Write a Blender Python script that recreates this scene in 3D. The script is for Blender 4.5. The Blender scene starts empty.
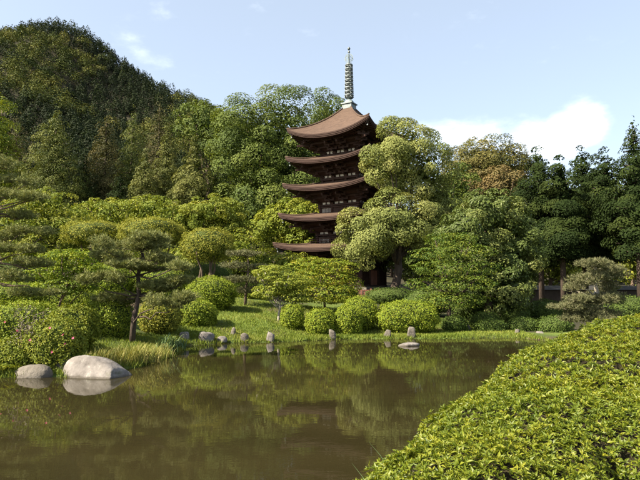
import bpy, bmesh, math, random
import numpy as np
from mathutils import Vector, noise as mnoise

# ------------------------------------------------------------------ camera, sky, sun, exposure
sc = bpy.context.scene
COL = sc.collection
F = 560.0                                   # focal length in photograph pixels (640 wide)
EYE = 3.0
PITCH = math.atan(48 / F)
cam = bpy.data.cameras.new('camera')
cam.sensor_width = 36.0
cam.lens = 36.0 * F / 640.0
cam.clip_start = 0.05
cam.clip_end = 6000
cam_o = bpy.data.objects.new('camera', cam)
COL.objects.link(cam_o)
cam_o.location = (0, 0, EYE)
cam_o.rotation_euler = (math.pi / 2 + PITCH, 0, 0)
sc.camera = cam_o

SUN_EL, SUN_AZ = math.radians(40), math.atan2(-0.92, -0.39)
SD = Vector((math.sin(SUN_AZ) * math.cos(SUN_EL), math.cos(SUN_AZ) * math.cos(SUN_EL), math.sin(SUN_EL)))
sun = bpy.data.lights.new('sun', 'SUN')
sun.energy = 5.0
sun.angle = math.radians(0.5)
sun.color = (1.0, 0.89, 0.70)
sun_o = bpy.data.objects.new('sun', sun)
COL.objects.link(sun_o)
sun_o.location = (-40, -20, 60)
sun_o.rotation_euler = (-SD).to_track_quat('-Z', 'Y').to_euler()

CT, ST = math.cos(PITCH), math.sin(PITCH)
def ray(px, py):
    u, v = (px - 320) / F, (240 - py) / F
    return np.array((u, CT - v * ST, ST + v * CT))
def P(px, py, D):
    """world point seen at a photograph pixel at ground distance D"""
    r = ray(px, py)
    return np.array((0, 0, EYE)) + r * (D / r[1])

world = bpy.data.worlds.new('World')
sc.world = world
world.use_nodes = True
wn, wl = world.node_tree.nodes, world.node_tree.links
def wnode(t, **k):
    n = wn.new(t)
    for a, b in k.items():
        setattr(n, a, b)
    return n
sky = wnode('ShaderNodeTexSky', sky_type='NISHITA', sun_disc=False)
sky.sun_elevation, sky.sun_rotation = SUN_EL, SUN_AZ
sky.air_density, sky.dust_density, sky.ozone_density = 1.0, 2.0, 0.4
tc = wnode('ShaderNodeTexCoord')
def wmath(op, a, b=None, c=None, clamp=False):
    n = wnode('ShaderNodeMath', operation=op, use_clamp=clamp)
    for i, x in enumerate((a, b, c)):
        if x is None: continue
        if isinstance(x, (int, float)): n.inputs[i].default_value = x
        else: wl.new(x, n.inputs[i])
    return n.outputs[0]
def wvec(op, a, b):
    n = wnode('ShaderNodeVectorMath', operation=op)
    wl.new(a, n.inputs[0])
    n.inputs[1].default_value = b
    return n.outputs[0] if op != 'LENGTH' else n.outputs['Value']
cl_sum = None
for (cx, cy, rx, ry, k) in ((582, 120, 30, 26, 1.0), (556, 142, 50, 28, .8), (480, 142, 110, 26, .6), (440, 128, 70, 16, .3),
                            (162, 10, 16, 24, .26), (124, 27, 24, 18, .24), (143, 56, 40, 18, .28)):
    d = ray(cx, cy); d /= np.linalg.norm(d)
    s = wvec('SUBTRACT', tc.outputs['Generated'], tuple(d))
    s = wvec('MULTIPLY', s, (F / rx, F / rx, F / ry))
    ln = wnode('ShaderNodeVectorMath', operation='LENGTH'); wl.new(s, ln.inputs[0])
    g = wmath('MULTIPLY', wmath('SUBTRACT', 1.0, ln.outputs['Value'], clamp=True), k)
    cl_sum = g if cl_sum is None else wmath('ADD', cl_sum, g)
def wnoise(scale, detail, rough, stretch=(1, 1, 2.2)):
    m = wnode('ShaderNodeMapping'); m.inputs['Scale'].default_value = stretch
    wl.new(tc.outputs['Generated'], m.inputs[0])
    n = wnode('ShaderNodeTexNoise'); n.inputs['Scale'].default_value = scale
    n.inputs['Detail'].default_value = detail; n.inputs['Roughness'].default_value = rough
    wl.new(m.outputs[0], n.inputs['Vector'])
    return n.outputs['Fac']
nz = wnoise(15, 8, .6)
base_cl = wmath('MULTIPLY', wmath('SUBTRACT', wnoise(2.2, 5, .55), .56, clamp=True), 1.5)      # thin cloud over the rest of the sky
tot = wmath('ADD', wmath('ADD', cl_sum, wmath('MULTIPLY', wmath('SUBTRACT', nz, .5), 1.0)), base_cl)
mr = wnode('ShaderNodeMapRange', interpolation_type='SMOOTHSTEP')
mr.inputs['From Min'].default_value = .1; mr.inputs['From Max'].default_value = 1.05
mr.inputs['To Min'].default_value = .2; mr.inputs['To Max'].default_value = .95
wl.new(tot, mr.inputs['Value'])
mix = wnode('ShaderNodeMix', data_type='RGBA')
wl.new(mr.outputs[0], mix.inputs['Factor'])
wl.new(sky.outputs[0], mix.inputs['A'])
mix.inputs['B'].default_value = (9.2, 9.9, 10.4, 1)
wl.new(mix.outputs['Result'], wn['Background'].inputs[0])
wn['Background'].inputs[1].default_value = 0.06

vs = sc.view_settings
vs.view_transform = 'Standard'
vs.look = 'None'
vs.exposure = 1.82
vs.gamma = 1.0
vs.use_curve_mapping = False
sc.cycles.max_bounces = 6
sc.cycles.diffuse_bounces = 2
sc.cycles.transparent_max_bounces = 6
sc.cycles.use_denoising = True

# ------------------------------------------------------------------ helpers
RNG = np.random.default_rng(7)
random.seed(7)

def tag(o, label=None, cat=None, group=None, kind=None):
    if label: o['label'] = label
    if cat: o['category'] = cat
    if group: o['group'] = group
    if kind: o['kind'] = kind
    return o
def link(name, me, mat=None, parent=None, loc=None):
    o = bpy.data.objects.new(name, me)
    COL.objects.link(o)
    if mat is not None and me is not None and not me.materials:
        me.materials.append(mat)
    if parent is not None: o.parent = parent
    if loc is not None: o.location = loc
    return o
def empty(name, loc=(0, 0, 0), rz=0):
    o = bpy.data.objects.new(name, None)
    COL.objects.link(o)
    o.location = loc
    o.rotation_euler = (0, 0, rz)
    o.empty_display_size = .3
    return o
def np_mesh(name, V, Fc, attr=None, smooth=False):
    """V (n,3), Fc (m,k) with one k"""
    V = np.ascontiguousarray(V, dtype=np.float32); Fc = np.ascontiguousarray(Fc, dtype=np.int32)
    me = bpy.data.meshes.new(name)
    me.vertices.add(len(V)); me.vertices.foreach_set('co', V.ravel())
    m, k = Fc.shape
    me.loops.add(m * k); me.loops.foreach_set('vertex_index', Fc.ravel())
    me.polygons.add(m)
    me.polygons.foreach_set('loop_start', np.arange(0, m * k, k, dtype=np.int32))
    me.polygons.foreach_set('use_smooth', np.full(m, smooth, dtype=bool))
    if attr is not None:
        a = me.attributes.new('v', 'FLOAT', 'POINT')
        a.data.foreach_set('value', np.ascontiguousarray(attr, dtype=np.float32))
    me.update(calc_edges=True)
    return me
def unit(a):
    return a / np.maximum(np.linalg.norm(a, axis=1, keepdims=True), 1e-9)
def rdir(n):
    return unit(RNG.normal(size=(n, 3)))
def leaf_geo(C, N, S, asp=.55, T=None, fold=.14):
    n = len(C)
    N = unit(N)
    if T is None: T = RNG.normal(size=(n, 3))
    T = unit(T - N * (T * N).sum(1, keepdims=True))
    B = np.cross(N, T)
    S = np.asarray(S).reshape(-1, 1) * np.ones((n, 1))
    lift = N * S * fold
    V = np.stack([C - T * S * .5, C + B * S * asp * .5 + lift + T * S * .05, C + T * S * .5, C - B * S * asp * .5 + lift + T * S * .05], 1).reshape(-1, 3)
    Fc = np.arange(4 * n).reshape(n, 4)
    return V, Fc
def needle_mesh(name, C, N, S, v, asp, T):
    n = len(C); N = unit(N); T = unit(T); B = unit(np.cross(N, T)); S = np.asarray(S).reshape(-1, 1)
    V = np.stack([C - T * S * .5 - B * S * asp * .5, C - T * S * .5 + B * S * asp * .5, C + T * S * .5], 1).reshape(-1, 3)
    return np_mesh(name, V, np.arange(3 * n).reshape(n, 3), np.repeat(v, 3))
def leaf_mesh(name, C, N, S, v, asp=.55, T=None, fold=.14):
    V, Fc = leaf_geo(C, N, S, asp, T, fold)
    return np_mesh(name, V, Fc, np.repeat(v, 4))

class MB:
    """collects boxes, tubes, sheets and builds them as one mesh"""
    def __init__(s): s.V, s.F, s.n = [], [], 0
    def add(s, V, Fs):
        s.V += [tuple(map(float, p)) for p in V]
        s.F += [tuple(i + s.n for i in f) for f in Fs]
        s.n += len(V)
        return s
    def box(s, c, size, rz=0, top=1.0):
        x, y, z = (k / 2 for k in size)
        ca, sa = math.cos(rz), math.sin(rz)
        V = []
        for dz, k in ((-z, 1.0), (z, top)):
            for dx, dy in ((-x, -y), (x, -y), (x, y), (-x, y)):
                dx *= k; dy *= k
                V.append((c[0] + dx * ca - dy * sa, c[1] + dx * sa + dy * ca, c[2] + dz))
        return s.add(V, [(3, 2, 1, 0), (4, 5, 6, 7), (0, 1, 5, 4), (1, 2, 6, 5), (2, 3, 7, 6), (3, 0, 4, 7)])
    def bar(s, a, b, w, h):
        a, b = Vector(a), Vector(b)
        d = (b - a).normalized()
        side = d.cross(Vector((0, 0, 1)))
        side = Vector((1, 0, 0)) if side.length < 1e-5 else side.normalized()
        up = side.cross(d)
        V = [p + side * w / 2 * i + up * h / 2 * j for p in (a, b) for i, j in ((-1, -1), (1, -1), (1, 1), (-1, 1))]
        return s.add(V, [(0, 1, 2, 3), (7, 6, 5, 4), (4, 5, 1, 0), (5, 6, 2, 1), (6, 7, 3, 2), (7, 4, 0, 3)])
    def tube(s, pts, rad, seg=8, cap=True):
        pts = [Vector(p) for p in pts]
        V = []
        ref = Vector((.31, .95, .05))
        for i, p in enumerate(pts):
            d = (pts[min(i + 1, len(pts) - 1)] - pts[max(i - 1, 0)]).normalized()
            a = d.cross(ref).normalized(); b = d.cross(a)
            r = rad[i] if hasattr(rad, '__len__') else rad
            for k in range(seg):
                t = 2 * math.pi * k / seg
                V.append(p + (a * math.cos(t) + b * math.sin(t)) * r)
        Fs = [(i * seg + k, i * seg + (k + 1) % seg, (i + 1) * seg + (k + 1) % seg, (i + 1) * seg + k) for i in range(len(pts) - 1) for k in range(seg)]
        if cap:
            Fs += [tuple(range(seg))[::-1], tuple(range((len(pts) - 1) * seg, len(pts) * seg))]
        return s.add(V, Fs)
    def lathe(s, prof, seg=16, c=(0, 0, 0)):
        V = [(c[0] + r * math.cos(2 * math.pi * k / seg), c[1] + r * math.sin(2 * math.pi * k / seg), c[2] + z) for r, z in prof for k in range(seg)]
        Fs = [(i * seg + k, i * seg + (k + 1) % seg, (i + 1) * seg + (k + 1) % seg, (i + 1) * seg + k) for i in range(len(prof) - 1) for k in range(seg)]
        return s.add(V, Fs)
    def mesh(s, name, smooth=False):
        me = bpy.data.meshes.new(name)
        me.from_pydata(s.V, [], s.F)
        if smooth: me.polygons.foreach_set('use_smooth', [True] * len(me.polygons))
        me.update()
        return me
    def build(s, name, mat, parent=None, smooth=False, loc=None):
        return link(name, s.mesh(name, smooth), mat, parent, loc)

# ------------------------------------------------------------------ materials
def new_mat(name):
    m = bpy.data.materials.new(name)
    m.use_nodes = True
    return m, m.node_tree.nodes, m.node_tree.links, m.node_tree.nodes['Principled BSDF']
def ramp(nodes, stops):
    r = nodes.new('ShaderNodeValToRGB')
    e = r.color_ramp.elements
    e[0].position, e[0].color = stops[0][0], (*stops[0][1], 1)
    e[1].position, e[1].color = stops[-1][0], (*stops[-1][1], 1)
    for p, c in stops[1:-1]:
        x = e.new(p); x.color = (*c, 1)
    return r
def leaf_mat(name, cols, trans=.32, rough=.6, spec=.14):
    """foliage: colours along the per-leaf random value v"""
    m, n, l, b = new_mat(name)
    at = n.new('ShaderNodeAttribute'); at.attribute_name = 'v'
    cols = [(r_ * 1.02, g_ * .87, b_ * .9) for r_, g_, b_ in cols]
    trans *= .62
    k = len(cols)
    r = ramp(n, [(i / (k - 1), c) for i, c in enumerate(cols)])
    l.new(at.outputs['Fac'], r.inputs[0])
    l.new(r.outputs[0], b.inputs['Base Color'])
    b.inputs['Roughness'].default_value = rough
    b.inputs['Specular IOR Level'].default_value = spec
    t = n.new('ShaderNodeBsdfTranslucent')
    g = n.new('ShaderNodeMix'); g.data_type = 'RGBA'; g.blend_type = 'MULTIPLY'; g.inputs['Factor'].default_value = 1
    l.new(r.outputs[0], g.inputs['A']); g.inputs['B'].default_value = (1.5, 1.45, .7, 1)
    l.new(g.outputs['Result'], t.inputs[0])
    mx = n.new('ShaderNodeMixShader'); mx.inputs[0].default_value = trans
    l.new(b.outputs[0], mx.inputs[1]); l.new(t.outputs[0], mx.inputs[2])
    l.new(mx.outputs[0], n['Material Output'].inputs[0])
    return m
def solid_mat(name, stops, scale=4, detail=6, rough=.8, bump=.0, bump_scale=None, spec=.3, stretch=(1, 1, 1), metal=0, coord='Object'):
    m, n, l, b = new_mat(name)
    c = n.new('ShaderNodeTexCoord')
    mp = n.new('ShaderNodeMapping'); mp.inputs['Scale'].default_value = stretch
    l.new(c.outputs[coord], mp.inputs[0])
    t = n.new('ShaderNodeTexNoise'); t.inputs['Scale'].default_value = scale; t.inputs['Detail'].default_value = detail
    t.inputs['Roughness'].default_value = .62
    l.new(mp.outputs[0], t.inputs['Vector'])
    r = ramp(n, stops); l.new(t.outputs['Fac'], r.inputs[0])
    l.new(r.outputs[0], b.inputs['Base Color'])
    b.inputs['Roughness'].default_value = rough
    b.inputs['Specular IOR Level'].default_value = spec
    b.inputs['Metallic'].default_value = metal
    if bump:
        t2 = n.new('ShaderNodeTexNoise'); t2.inputs['Scale'].default_value = bump_scale or scale * 3; t2.inputs['Detail'].default_value = 5
        l.new(mp.outputs[0], t2.inputs['Vector'])
        bp = n.new('ShaderNodeBump'); bp.inputs['Strength'].default_value = bump; bp.inputs['Distance'].default_value = .08
        l.new(t2.outputs['Fac'], bp.inputs['Height']); l.new(bp.outputs[0], b.inputs['Normal'])
    return m

M = {}
M['camphor'] = leaf_mat('camphor leaves', [(.045, .082, .018), (.08, .13, .024), (.125, .175, .034)])
M['pale_tree'] = leaf_mat('pale fresh leaves', [(.108, .155, .042), (.17, .222, .062), (.24, .283, .095)], trans=.3)
M['oak'] = leaf_mat('green oak leaves', [(.045, .08, .02), (.08, .125, .028), (.15, .19, .05)], spec=.2, rough=.5)
M['maple'] = leaf_mat('maple leaves', [(.06, .12, .014), (.12, .20, .018), (.20, .25, .02)], trans=.4)
M['maple_dark'] = leaf_mat('shaded maple leaves', [(.03, .075, .012), (.07, .125, .016), (.15, .19, .02)], trans=.3)  # darker copy of the maple leaves, shade put into the colour
M['maple_orange'] = leaf_mat('maple leaves with orange tips', [(.09, .165, .016), (.14, .205, .018), (.22, .205, .02)], trans=.4)
M['fresh'] = leaf_mat('fresh green leaves', [(.09, .15, .02), (.15, .21, .025), (.21, .25, .03)], trans=.36)
M['yellowgreen'] = leaf_mat('yellow green leaves', [(.095, .155, .02), (.145, .20, .026), (.205, .235, .034)], trans=.36)
M['rust_tree'] = leaf_mat('rusty new leaves', [(.065, .085, .022), (.10, .112, .03), (.135, .135, .038)], trans=.25)
M['red_tree'] = leaf_mat('reddish new leaves', [(.08, .085, .03), (.115, .105, .038), (.145, .12, .045)], trans=.25)
M['cedar'] = leaf_mat('dark cedar needles', [(.010, .021, .006), (.019, .036, .009), (.036, .057, .013)], trans=.15, spec=.05)
M['cedar_mid'] = leaf_mat('cedar needles', [(.05, .08, .018), (.09, .125, .026), (.14, .17, .036)], trans=.2)
M['cedar_brown'] = leaf_mat('brownish cedar needles', [(.038, .048, .016), (.066, .075, .022), (.10, .095, .03)], trans=.2)
M['cedar_green'] = leaf_mat('green cypress sprays', [(.06, .085, .02), (.10, .13, .03), (.145, .17, .042)], trans=.2)
M['pine'] = leaf_mat('pine needles', [(.10, .145, .045), (.155, .20, .066), (.22, .25, .098)], trans=.2)
M['pine_grey'] = leaf_mat('grey pine needles', [(.075, .10, .045), (.115, .14, .065), (.16, .175, .095)], trans=.2)
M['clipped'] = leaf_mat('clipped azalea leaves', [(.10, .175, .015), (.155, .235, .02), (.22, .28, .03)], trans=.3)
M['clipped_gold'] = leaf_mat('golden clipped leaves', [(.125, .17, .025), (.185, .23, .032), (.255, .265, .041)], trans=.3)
M['clipped_dark'] = leaf_mat('dark clipped leaves', [(.035, .07, .014), (.06, .11, .02), (.09, .15, .025)], trans=.25)  # darker copy of the clipped leaves, shade of the undergrowth put into colour
M['hedge'] = leaf_mat('hedge leaves', [(.05, .092, .010), (.105, .16, .013), (.20, .24, .02)], trans=.5, rough=.45, spec=.25)
M['grass'] = leaf_mat('grass blades', [(.07, .125, .016), (.125, .19, .024), (.20, .235, .05)], trans=.35)
M['reed'] = leaf_mat('reed blades', [(.12, .17, .04), (.2, .24, .06), (.30, .30, .11)], trans=.3)
M['iris'] = leaf_mat('iris blades', [(.06, .12, .05), (.10, .18, .07), (.16, .24, .09)], trans=.25)
M['lichen'] = leaf_mat('lichened twigs', [(.09, .09, .065), (.14, .14, .105), (.2, .2, .16)], trans=.05)
M['petal'] = leaf_mat('pink petals', [(.6, .16, .26), (.7, .24, .34), (.75, .4, .45)], trans=.3)
M['forest'] = leaf_mat('forest canopy', [(.012, .022, .010), (.02, .034, .013), (.035, .058, .017), (.095, .125, .03), (.15, .16, .048)], trans=.15, spec=.05)
M['core'] = solid_mat('dark shrub core', [(.3, (.035, .05, .014)), (.7, (.06, .08, .022))], 9, rough=.95, spec=.1)  # solid core inside shrubs, stops light; dim interior put into its colour
M['twigs'] = solid_mat('hedge twigs', [(.3, (.02, .017, .009)), (.7, (.05, .042, .022))], 22, rough=.95, spec=.1, bump=.8, bump_scale=40)  # twig brown, kept dark so the leaf gaps read as shade
M['bark'] = solid_mat('brown bark', [(.3, (.06, .042, .03)), (.7, (.16, .115, .085))], 6, bump=.6, bump_scale=12, stretch=(1, 1, .25), rough=.9)
M['bark_dark'] = solid_mat('dark bark', [(.3, (.03, .022, .016)), (.7, (.085, .062, .048))], 6, bump=.6, bump_scale=12, stretch=(1, 1, .25), rough=.9)
M['bark_pine'] = solid_mat('reddish pine bark', [(.3, (.07, .04, .028)), (.7, (.2, .125, .09))], 10, bump=.8, bump_scale=14, stretch=(1, 1, .5), rough=.9)
M['bark_pale'] = solid_mat('pale bark', [(.3, (.22, .19, .15)), (.7, (.4, .36, .3))], 6, rough=.9)
def stone_mat():
    m, n, l, b = new_mat('lichened granite')
    c = n.new('ShaderNodeTexCoord')
    def nz(sc_, d, r=.62):
        t = n.new('ShaderNodeTexNoise'); t.inputs['Scale'].default_value = sc_; t.inputs['Detail'].default_value = d; t.inputs['Roughness'].default_value = r
        l.new(c.outputs['Object'], t.inputs['Vector']); return t.outputs['Fac']
    def mixc(f, a, bcol):
        x = n.new('ShaderNodeMix'); x.data_type = 'RGBA'; l.new(f, x.inputs['Factor']); l.new(a, x.inputs['A']); x.inputs['B'].default_value = (*bcol, 1); return x.outputs['Result']
    def rg(o, a, bb, to=1.):
        q = n.new('ShaderNodeMapRange'); q.inputs['From Min'].default_value = a; q.inputs['From Max'].default_value = bb; q.inputs['To Max'].default_value = to; l.new(o, q.inputs['Value']); return q.outputs[0]
    r = ramp(n, [(.3, (.085, .075, .068)), (.5, (.155, .14, .13)), (.72, (.235, .215, .2))]); l.new(nz(2.4, 10), r.inputs[0])
    col = mixc(rg(nz(38, 3), .6, .72, .55), r.outputs[0], (.06, .055, .05))          # dark mineral specks
    col = mixc(rg(nz(4.5, 6), .6, .7, .6), col, (.33, .33, .29))                      # pale lichen
    col = mixc(rg(nz(1.7, 5), .62, .72, .5), col, (.075, .08, .035))                  # moss
    g = n.new('ShaderNodeNewGeometry'); sx = n.new('ShaderNodeSeparateXYZ'); l.new(g.outputs['Position'], sx.inputs[0])
    ad = n.new('ShaderNodeMath'); ad.operation = 'MULTIPLY_ADD'; ad.inputs[1].default_value = .14; l.new(nz(3, 4), ad.inputs[0]); l.new(sx.outputs[2], ad.inputs[2])
    inv = n.new('ShaderNodeMapRange'); inv.inputs['From Min'].default_value = .10; inv.inputs['From Max'].default_value = .16; inv.inputs['To Min'].default_value = .75; inv.inputs['To Max'].default_value = 0
    l.new(ad.outputs[0], inv.inputs['Value'])
    col = mixc(inv.outputs[0], col, (.05, .042, .03))                                  # wet stain at the waterline
    l.new(col, b.inputs['Base Color']); b.inputs['Roughness'].default_value = .85; b.inputs['Specular IOR Level'].default_value = .25
    bp = n.new('ShaderNodeBump'); bp.inputs['Strength'].default_value = .5; bp.inputs['Distance'].default_value = .06
    l.new(nz(7, 8, .7), bp.inputs['Height']); l.new(bp.outputs[0], b.inputs['Normal'])
    return m
M['stone'] = stone_mat()
M['stone_dark'] = solid_mat('dark stone', [(.25, (.06, .052, .042)), (.75, (.15, .135, .115))], 4, 9, bump=.5, bump_scale=9, rough=.9)
M['wood'] = solid_mat('weathered dark wood', [(.3, (.02, .0095, .007)), (.7, (.05, .0235, .0165))], 2.5, bump=.15, bump_scale=9, stretch=(1, 1, 3), rough=.75)
M['wood_red'] = solid_mat('reddish wood', [(.3, (.13, .052, .035)), (.7, (.24, .105, .072))], 3, bump=.2, bump_scale=9, stretch=(1, 1, .3), rough=.75)
M['roof'] = solid_mat('cypress bark shingles', [(.25, (.042, .026, .018)), (.55, (.08, .049, .034)), (.8, (.125, .083, .06))], 1.6, 9, bump=.9, bump_scale=5, stretch=(1, 1, 7), rough=.85)
M['roof_edge'] = solid_mat('dark eave edge', [(.3, (.025, .012, .009)), (.7, (.045, .024, .018))], 5, bump=.3, stretch=(1, 1, 12), rough=.85)
M['plaster'] = solid_mat('aged plaster', [(.3, (.5, .46, .41)), (.7, (.68, .64, .58))], 3, rough=.9)
M['metal'] = solid_mat('weathered bronze', [(.3, (.07, .08, .085)), (.7, (.17, .195, .2))], 5, rough=.55, metal=.5)
M['metal_pale'] = solid_mat('pale verdigris bronze', [(.3, (.16, .2, .205)), (.7, (.28, .33, .335))], 5, rough=.6, metal=.2)
M['earth'] = solid_mat('earthen plaster', [(.3, (.05, .038, .03)), (.7, (.085, .065, .052))], 2, rough=.95)
M['tile'] = solid_mat('grey roof tile', [(.3, (.02, .02, .018)), (.7, (.04, .04, .036))], 6, rough=.7)

# ground: grass, soil and moss
def ground_mat():
    m, n, l, b = new_mat('grassy ground')
    c = n.new('ShaderNodeTexCoord')
    t = n.new('ShaderNodeTexNoise'); t.inputs['Scale'].default_value = .35; t.inputs['Detail'].default_value = 8
    l.new(c.outputs['Object'], t.inputs['Vector'])
    r = ramp(n, [(.36, (.06, .045, .028)), (.46, (.055, .08, .018)), (.62, (.09, .125, .022))])
    l.new(t.outputs['Fac'], r.inputs[0])
    t2 = n.new('ShaderNodeTexNoise'); t2.inputs['Scale'].default_value = 14; t2.inputs['Detail'].default_value = 6
    l.new(c.outputs['Object'], t2.inputs['Vector'])
    sx = n.new('ShaderNodeSeparateXYZ'); l.new(c.outputs['Object'], sx.inputs[0])     # leaf litter under cedars and up the slope, shade also in its colour
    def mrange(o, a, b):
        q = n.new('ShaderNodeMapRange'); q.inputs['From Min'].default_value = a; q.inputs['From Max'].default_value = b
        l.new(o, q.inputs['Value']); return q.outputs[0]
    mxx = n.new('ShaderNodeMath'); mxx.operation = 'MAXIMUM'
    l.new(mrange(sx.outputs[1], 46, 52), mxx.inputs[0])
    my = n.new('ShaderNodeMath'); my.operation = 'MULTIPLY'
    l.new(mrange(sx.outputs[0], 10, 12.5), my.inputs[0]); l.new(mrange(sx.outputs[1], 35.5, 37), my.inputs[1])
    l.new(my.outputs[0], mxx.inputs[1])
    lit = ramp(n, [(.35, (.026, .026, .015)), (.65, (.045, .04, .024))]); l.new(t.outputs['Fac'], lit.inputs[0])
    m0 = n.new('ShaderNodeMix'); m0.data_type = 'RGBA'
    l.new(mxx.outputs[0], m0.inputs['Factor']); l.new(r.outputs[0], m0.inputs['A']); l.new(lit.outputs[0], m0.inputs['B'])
    mx = n.new('ShaderNodeMix'); mx.data_type = 'RGBA'; mx.blend_type = 'OVERLAY'; mx.inputs['Factor'].default_value = .6
    l.new(m0.outputs['Result'], mx.inputs['A']); l.new(t2.outputs['Fac'], mx.inputs['B'])
    l.new(mx.outputs['Result'], b.inputs['Base Color'])
    b.inputs['Roughness'].default_value = .95; b.inputs['Specular IOR Level'].default_value = .15
    bp = n.new('ShaderNodeBump'); bp.inputs['Strength'].default_value = .6; bp.inputs['Distance'].default_value = .1
    l.new(t2.outputs['Fac'], bp.inputs['Height']); l.new(bp.outputs[0], b.inputs['Normal'])
    return m
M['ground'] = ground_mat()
def water_mat():
    m, n, l, b = new_mat('murky pond water')
    c = n.new('ShaderNodeTexCoord')
    mp = n.new('ShaderNodeMapping'); mp.inputs['Scale'].default_value = (.55, 1.5, 1)
    l.new(c.outputs['Object'], mp.inputs[0])
    def nz(s, d):
        t = n.new('ShaderNodeTexNoise'); t.inputs['Scale'].default_value = s; t.inputs['Detail'].default_value = d
        l.new(mp.outputs[0], t.inputs['Vector']); return t.outputs['Fac']
    big = nz(.25, 3)
    r = ramp(n, [(.35, (.016, .0135, .0054)), (.65, (.023, .019, .0078))]); l.new(big, r.inputs[0])
    l.new(r.outputs[0], b.inputs['Base Color'])
    b.inputs['Roughness'].default_value = .015
    b.inputs['IOR'].default_value = 1.333
    a = n.new('ShaderNodeMath'); a.operation = 'MULTIPLY_ADD'; a.inputs[1].default_value = .35
    l.new(nz(6.5, 2), a.inputs[0]); l.new(nz(1.3, 2), a.inputs[2])
    st = n.new('ShaderNodeMapRange'); st.inputs['From Min'].default_value = .4; st.inputs['From Max'].default_value = .65
    st.inputs['To Min'].default_value = .015; st.inputs['To Max'].default_value = .05
    l.new(nz(.11, 2), st.inputs['Value'])
    bp = n.new('ShaderNodeBump'); bp.inputs['Distance'].default_value = .05
    l.new(st.outputs[0], bp.inputs['Strength']); l.new(a.outputs[0], bp.inputs['Height']); l.new(bp.outputs[0], b.inputs['Normal'])
    return m
M['water'] = water_mat()

# ------------------------------------------------------------------ terrain
POND = np.array([(-45, 15), (-16, 18.2), (-10.9, 19.0), (-8.2, 19.4), (-6.9, 21.5), (-6.6, 25.5), (-6.9, 29.3), (-5, 30.9), (-2.8, 31.3), (0.8, 33.2),
                 (7.2, 33.6), (12.2, 34.3), (13.0, 31), (11.5, 26), (9.6, 19), (7.2, 12.4), (4.0, 8.6), (2.4, 6.6), (1.2, 4.9), (.35, 3.6), (-1.5, 2.2), (-7, 1.6), (-16, 1.5), (-45, 3)], float)
def pond_sd(x, y):
    """signed distance to the pond outline, negative in the water"""
    x = np.asarray(x, float); y = np.asarray(y, float)
    d = np.full(x.shape, 1e9); ins = np.zeros(x.shape, bool)
    for i in range(len(POND)):
        a, b = POND[i], POND[(i + 1) % len(POND)]
        e = b - a
        t = np.clip(((x - a[0]) * e[0] + (y - a[1]) * e[1]) / (e @ e), 0, 1)
        d = np.minimum(d, np.hypot(x - a[0] - t * e[0], y - a[1] - t * e[1]))
        c = (a[1] > y) != (b[1] > y)
        with np.errstate(divide='ignore', invalid='ignore'):
            xi = a[0] + (y - a[1]) * e[0] / (e[1] if e[1] else 1e-9)
        ins ^= c & (x < xi)
    return np.where(ins, -d, d) + np.where((y > 17) & (x > -9), .22 * np.sin(x * 1.9 + 1) * np.sin(x * .83 + y) + .12 * np.sin(x * 4.3 + y * 2), 0)
RIDGE_PX = np.array([-400, -200, -60, 0, 20, 45, 75, 110, 145, 190, 225, 250, 300, 350, 420, 520, 640, 900, 1300], float)
RIDGE_PY = np.array([120, 66, 38, 24, 16, 11, 21, 50, 75, 96, 114, 124, 146, 170, 205, 235, 248, 250, 255], float)
RIDGE_D = 320.0
def ridge_z(x):
    px = x / RIDGE_D * F + 320
    return (288 - np.interp(px, RIDGE_PX, RIDGE_PY)) / F * RIDGE_D + EYE - 9
def wob(x, y, s):
    return (np.sin(x * s + 1.3 + 1.7 * np.sin(y * s * .7)) + np.sin(y * s * 1.3 + .4 + 1.2 * np.sin(x * s * .9 + 2)) + .6 * np.sin((x + y) * s * 2.1)) / 2.6
def height(x, y):
    x = np.asarray(x, float); y = np.asarray(y, float)
    d = pond_sd(x, y)
    rise = np.interp(x, [-40, -8, -2, 4, 10, 16, 60], [4.2, 3.6, 3.0, 2.5, 1.0, .8, 2.0])
    lag = np.interp(x, [-8, -2, 1, 10], [0, .4, 2.2, 2.6]) + 1.6 * np.clip((25 - y) / 3, 0, 1) * (x < -3)
    far = .14 * (1 - np.exp(-np.maximum(d, 0) / .25)) + rise * (1 - np.exp(-np.maximum(d - lag, 0) / 16))
    near = 1.45 * (1 - np.exp(-np.maximum(d, 0) / .7))
    k = np.clip((14 - y) / 4, 0, 1) * np.clip((x + 60) / 20, 0, 1)
    z = far * (1 - k) + near * k + .07 * wob(x, y, .7) * np.clip(d, 0, 1)
    t = np.clip((y - 92) / (RIDGE_D - 92), 0, 1)
    hill = np.maximum(ridge_z(x), 5) * t ** 1.12
    hill += 7 * wob(x, y, .035) * np.clip(t * 3, 0, 1) * np.clip((1 - t) * 3, 0, 1)
    hill *= np.clip(1 - (y - RIDGE_D - 20) / 500, .15, 1)
    z = z + hill
    return np.where(d > 0, z, -.08 - .7 * (1 - np.exp(d / 1.2)))
def gz(x, y):
    return float(height(np.array([x]), np.array([y]))[0])
def on_ground(px, D):
    x = (px - 320) / F * D
    return np.array((x, D, gz(x, D)))

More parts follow.
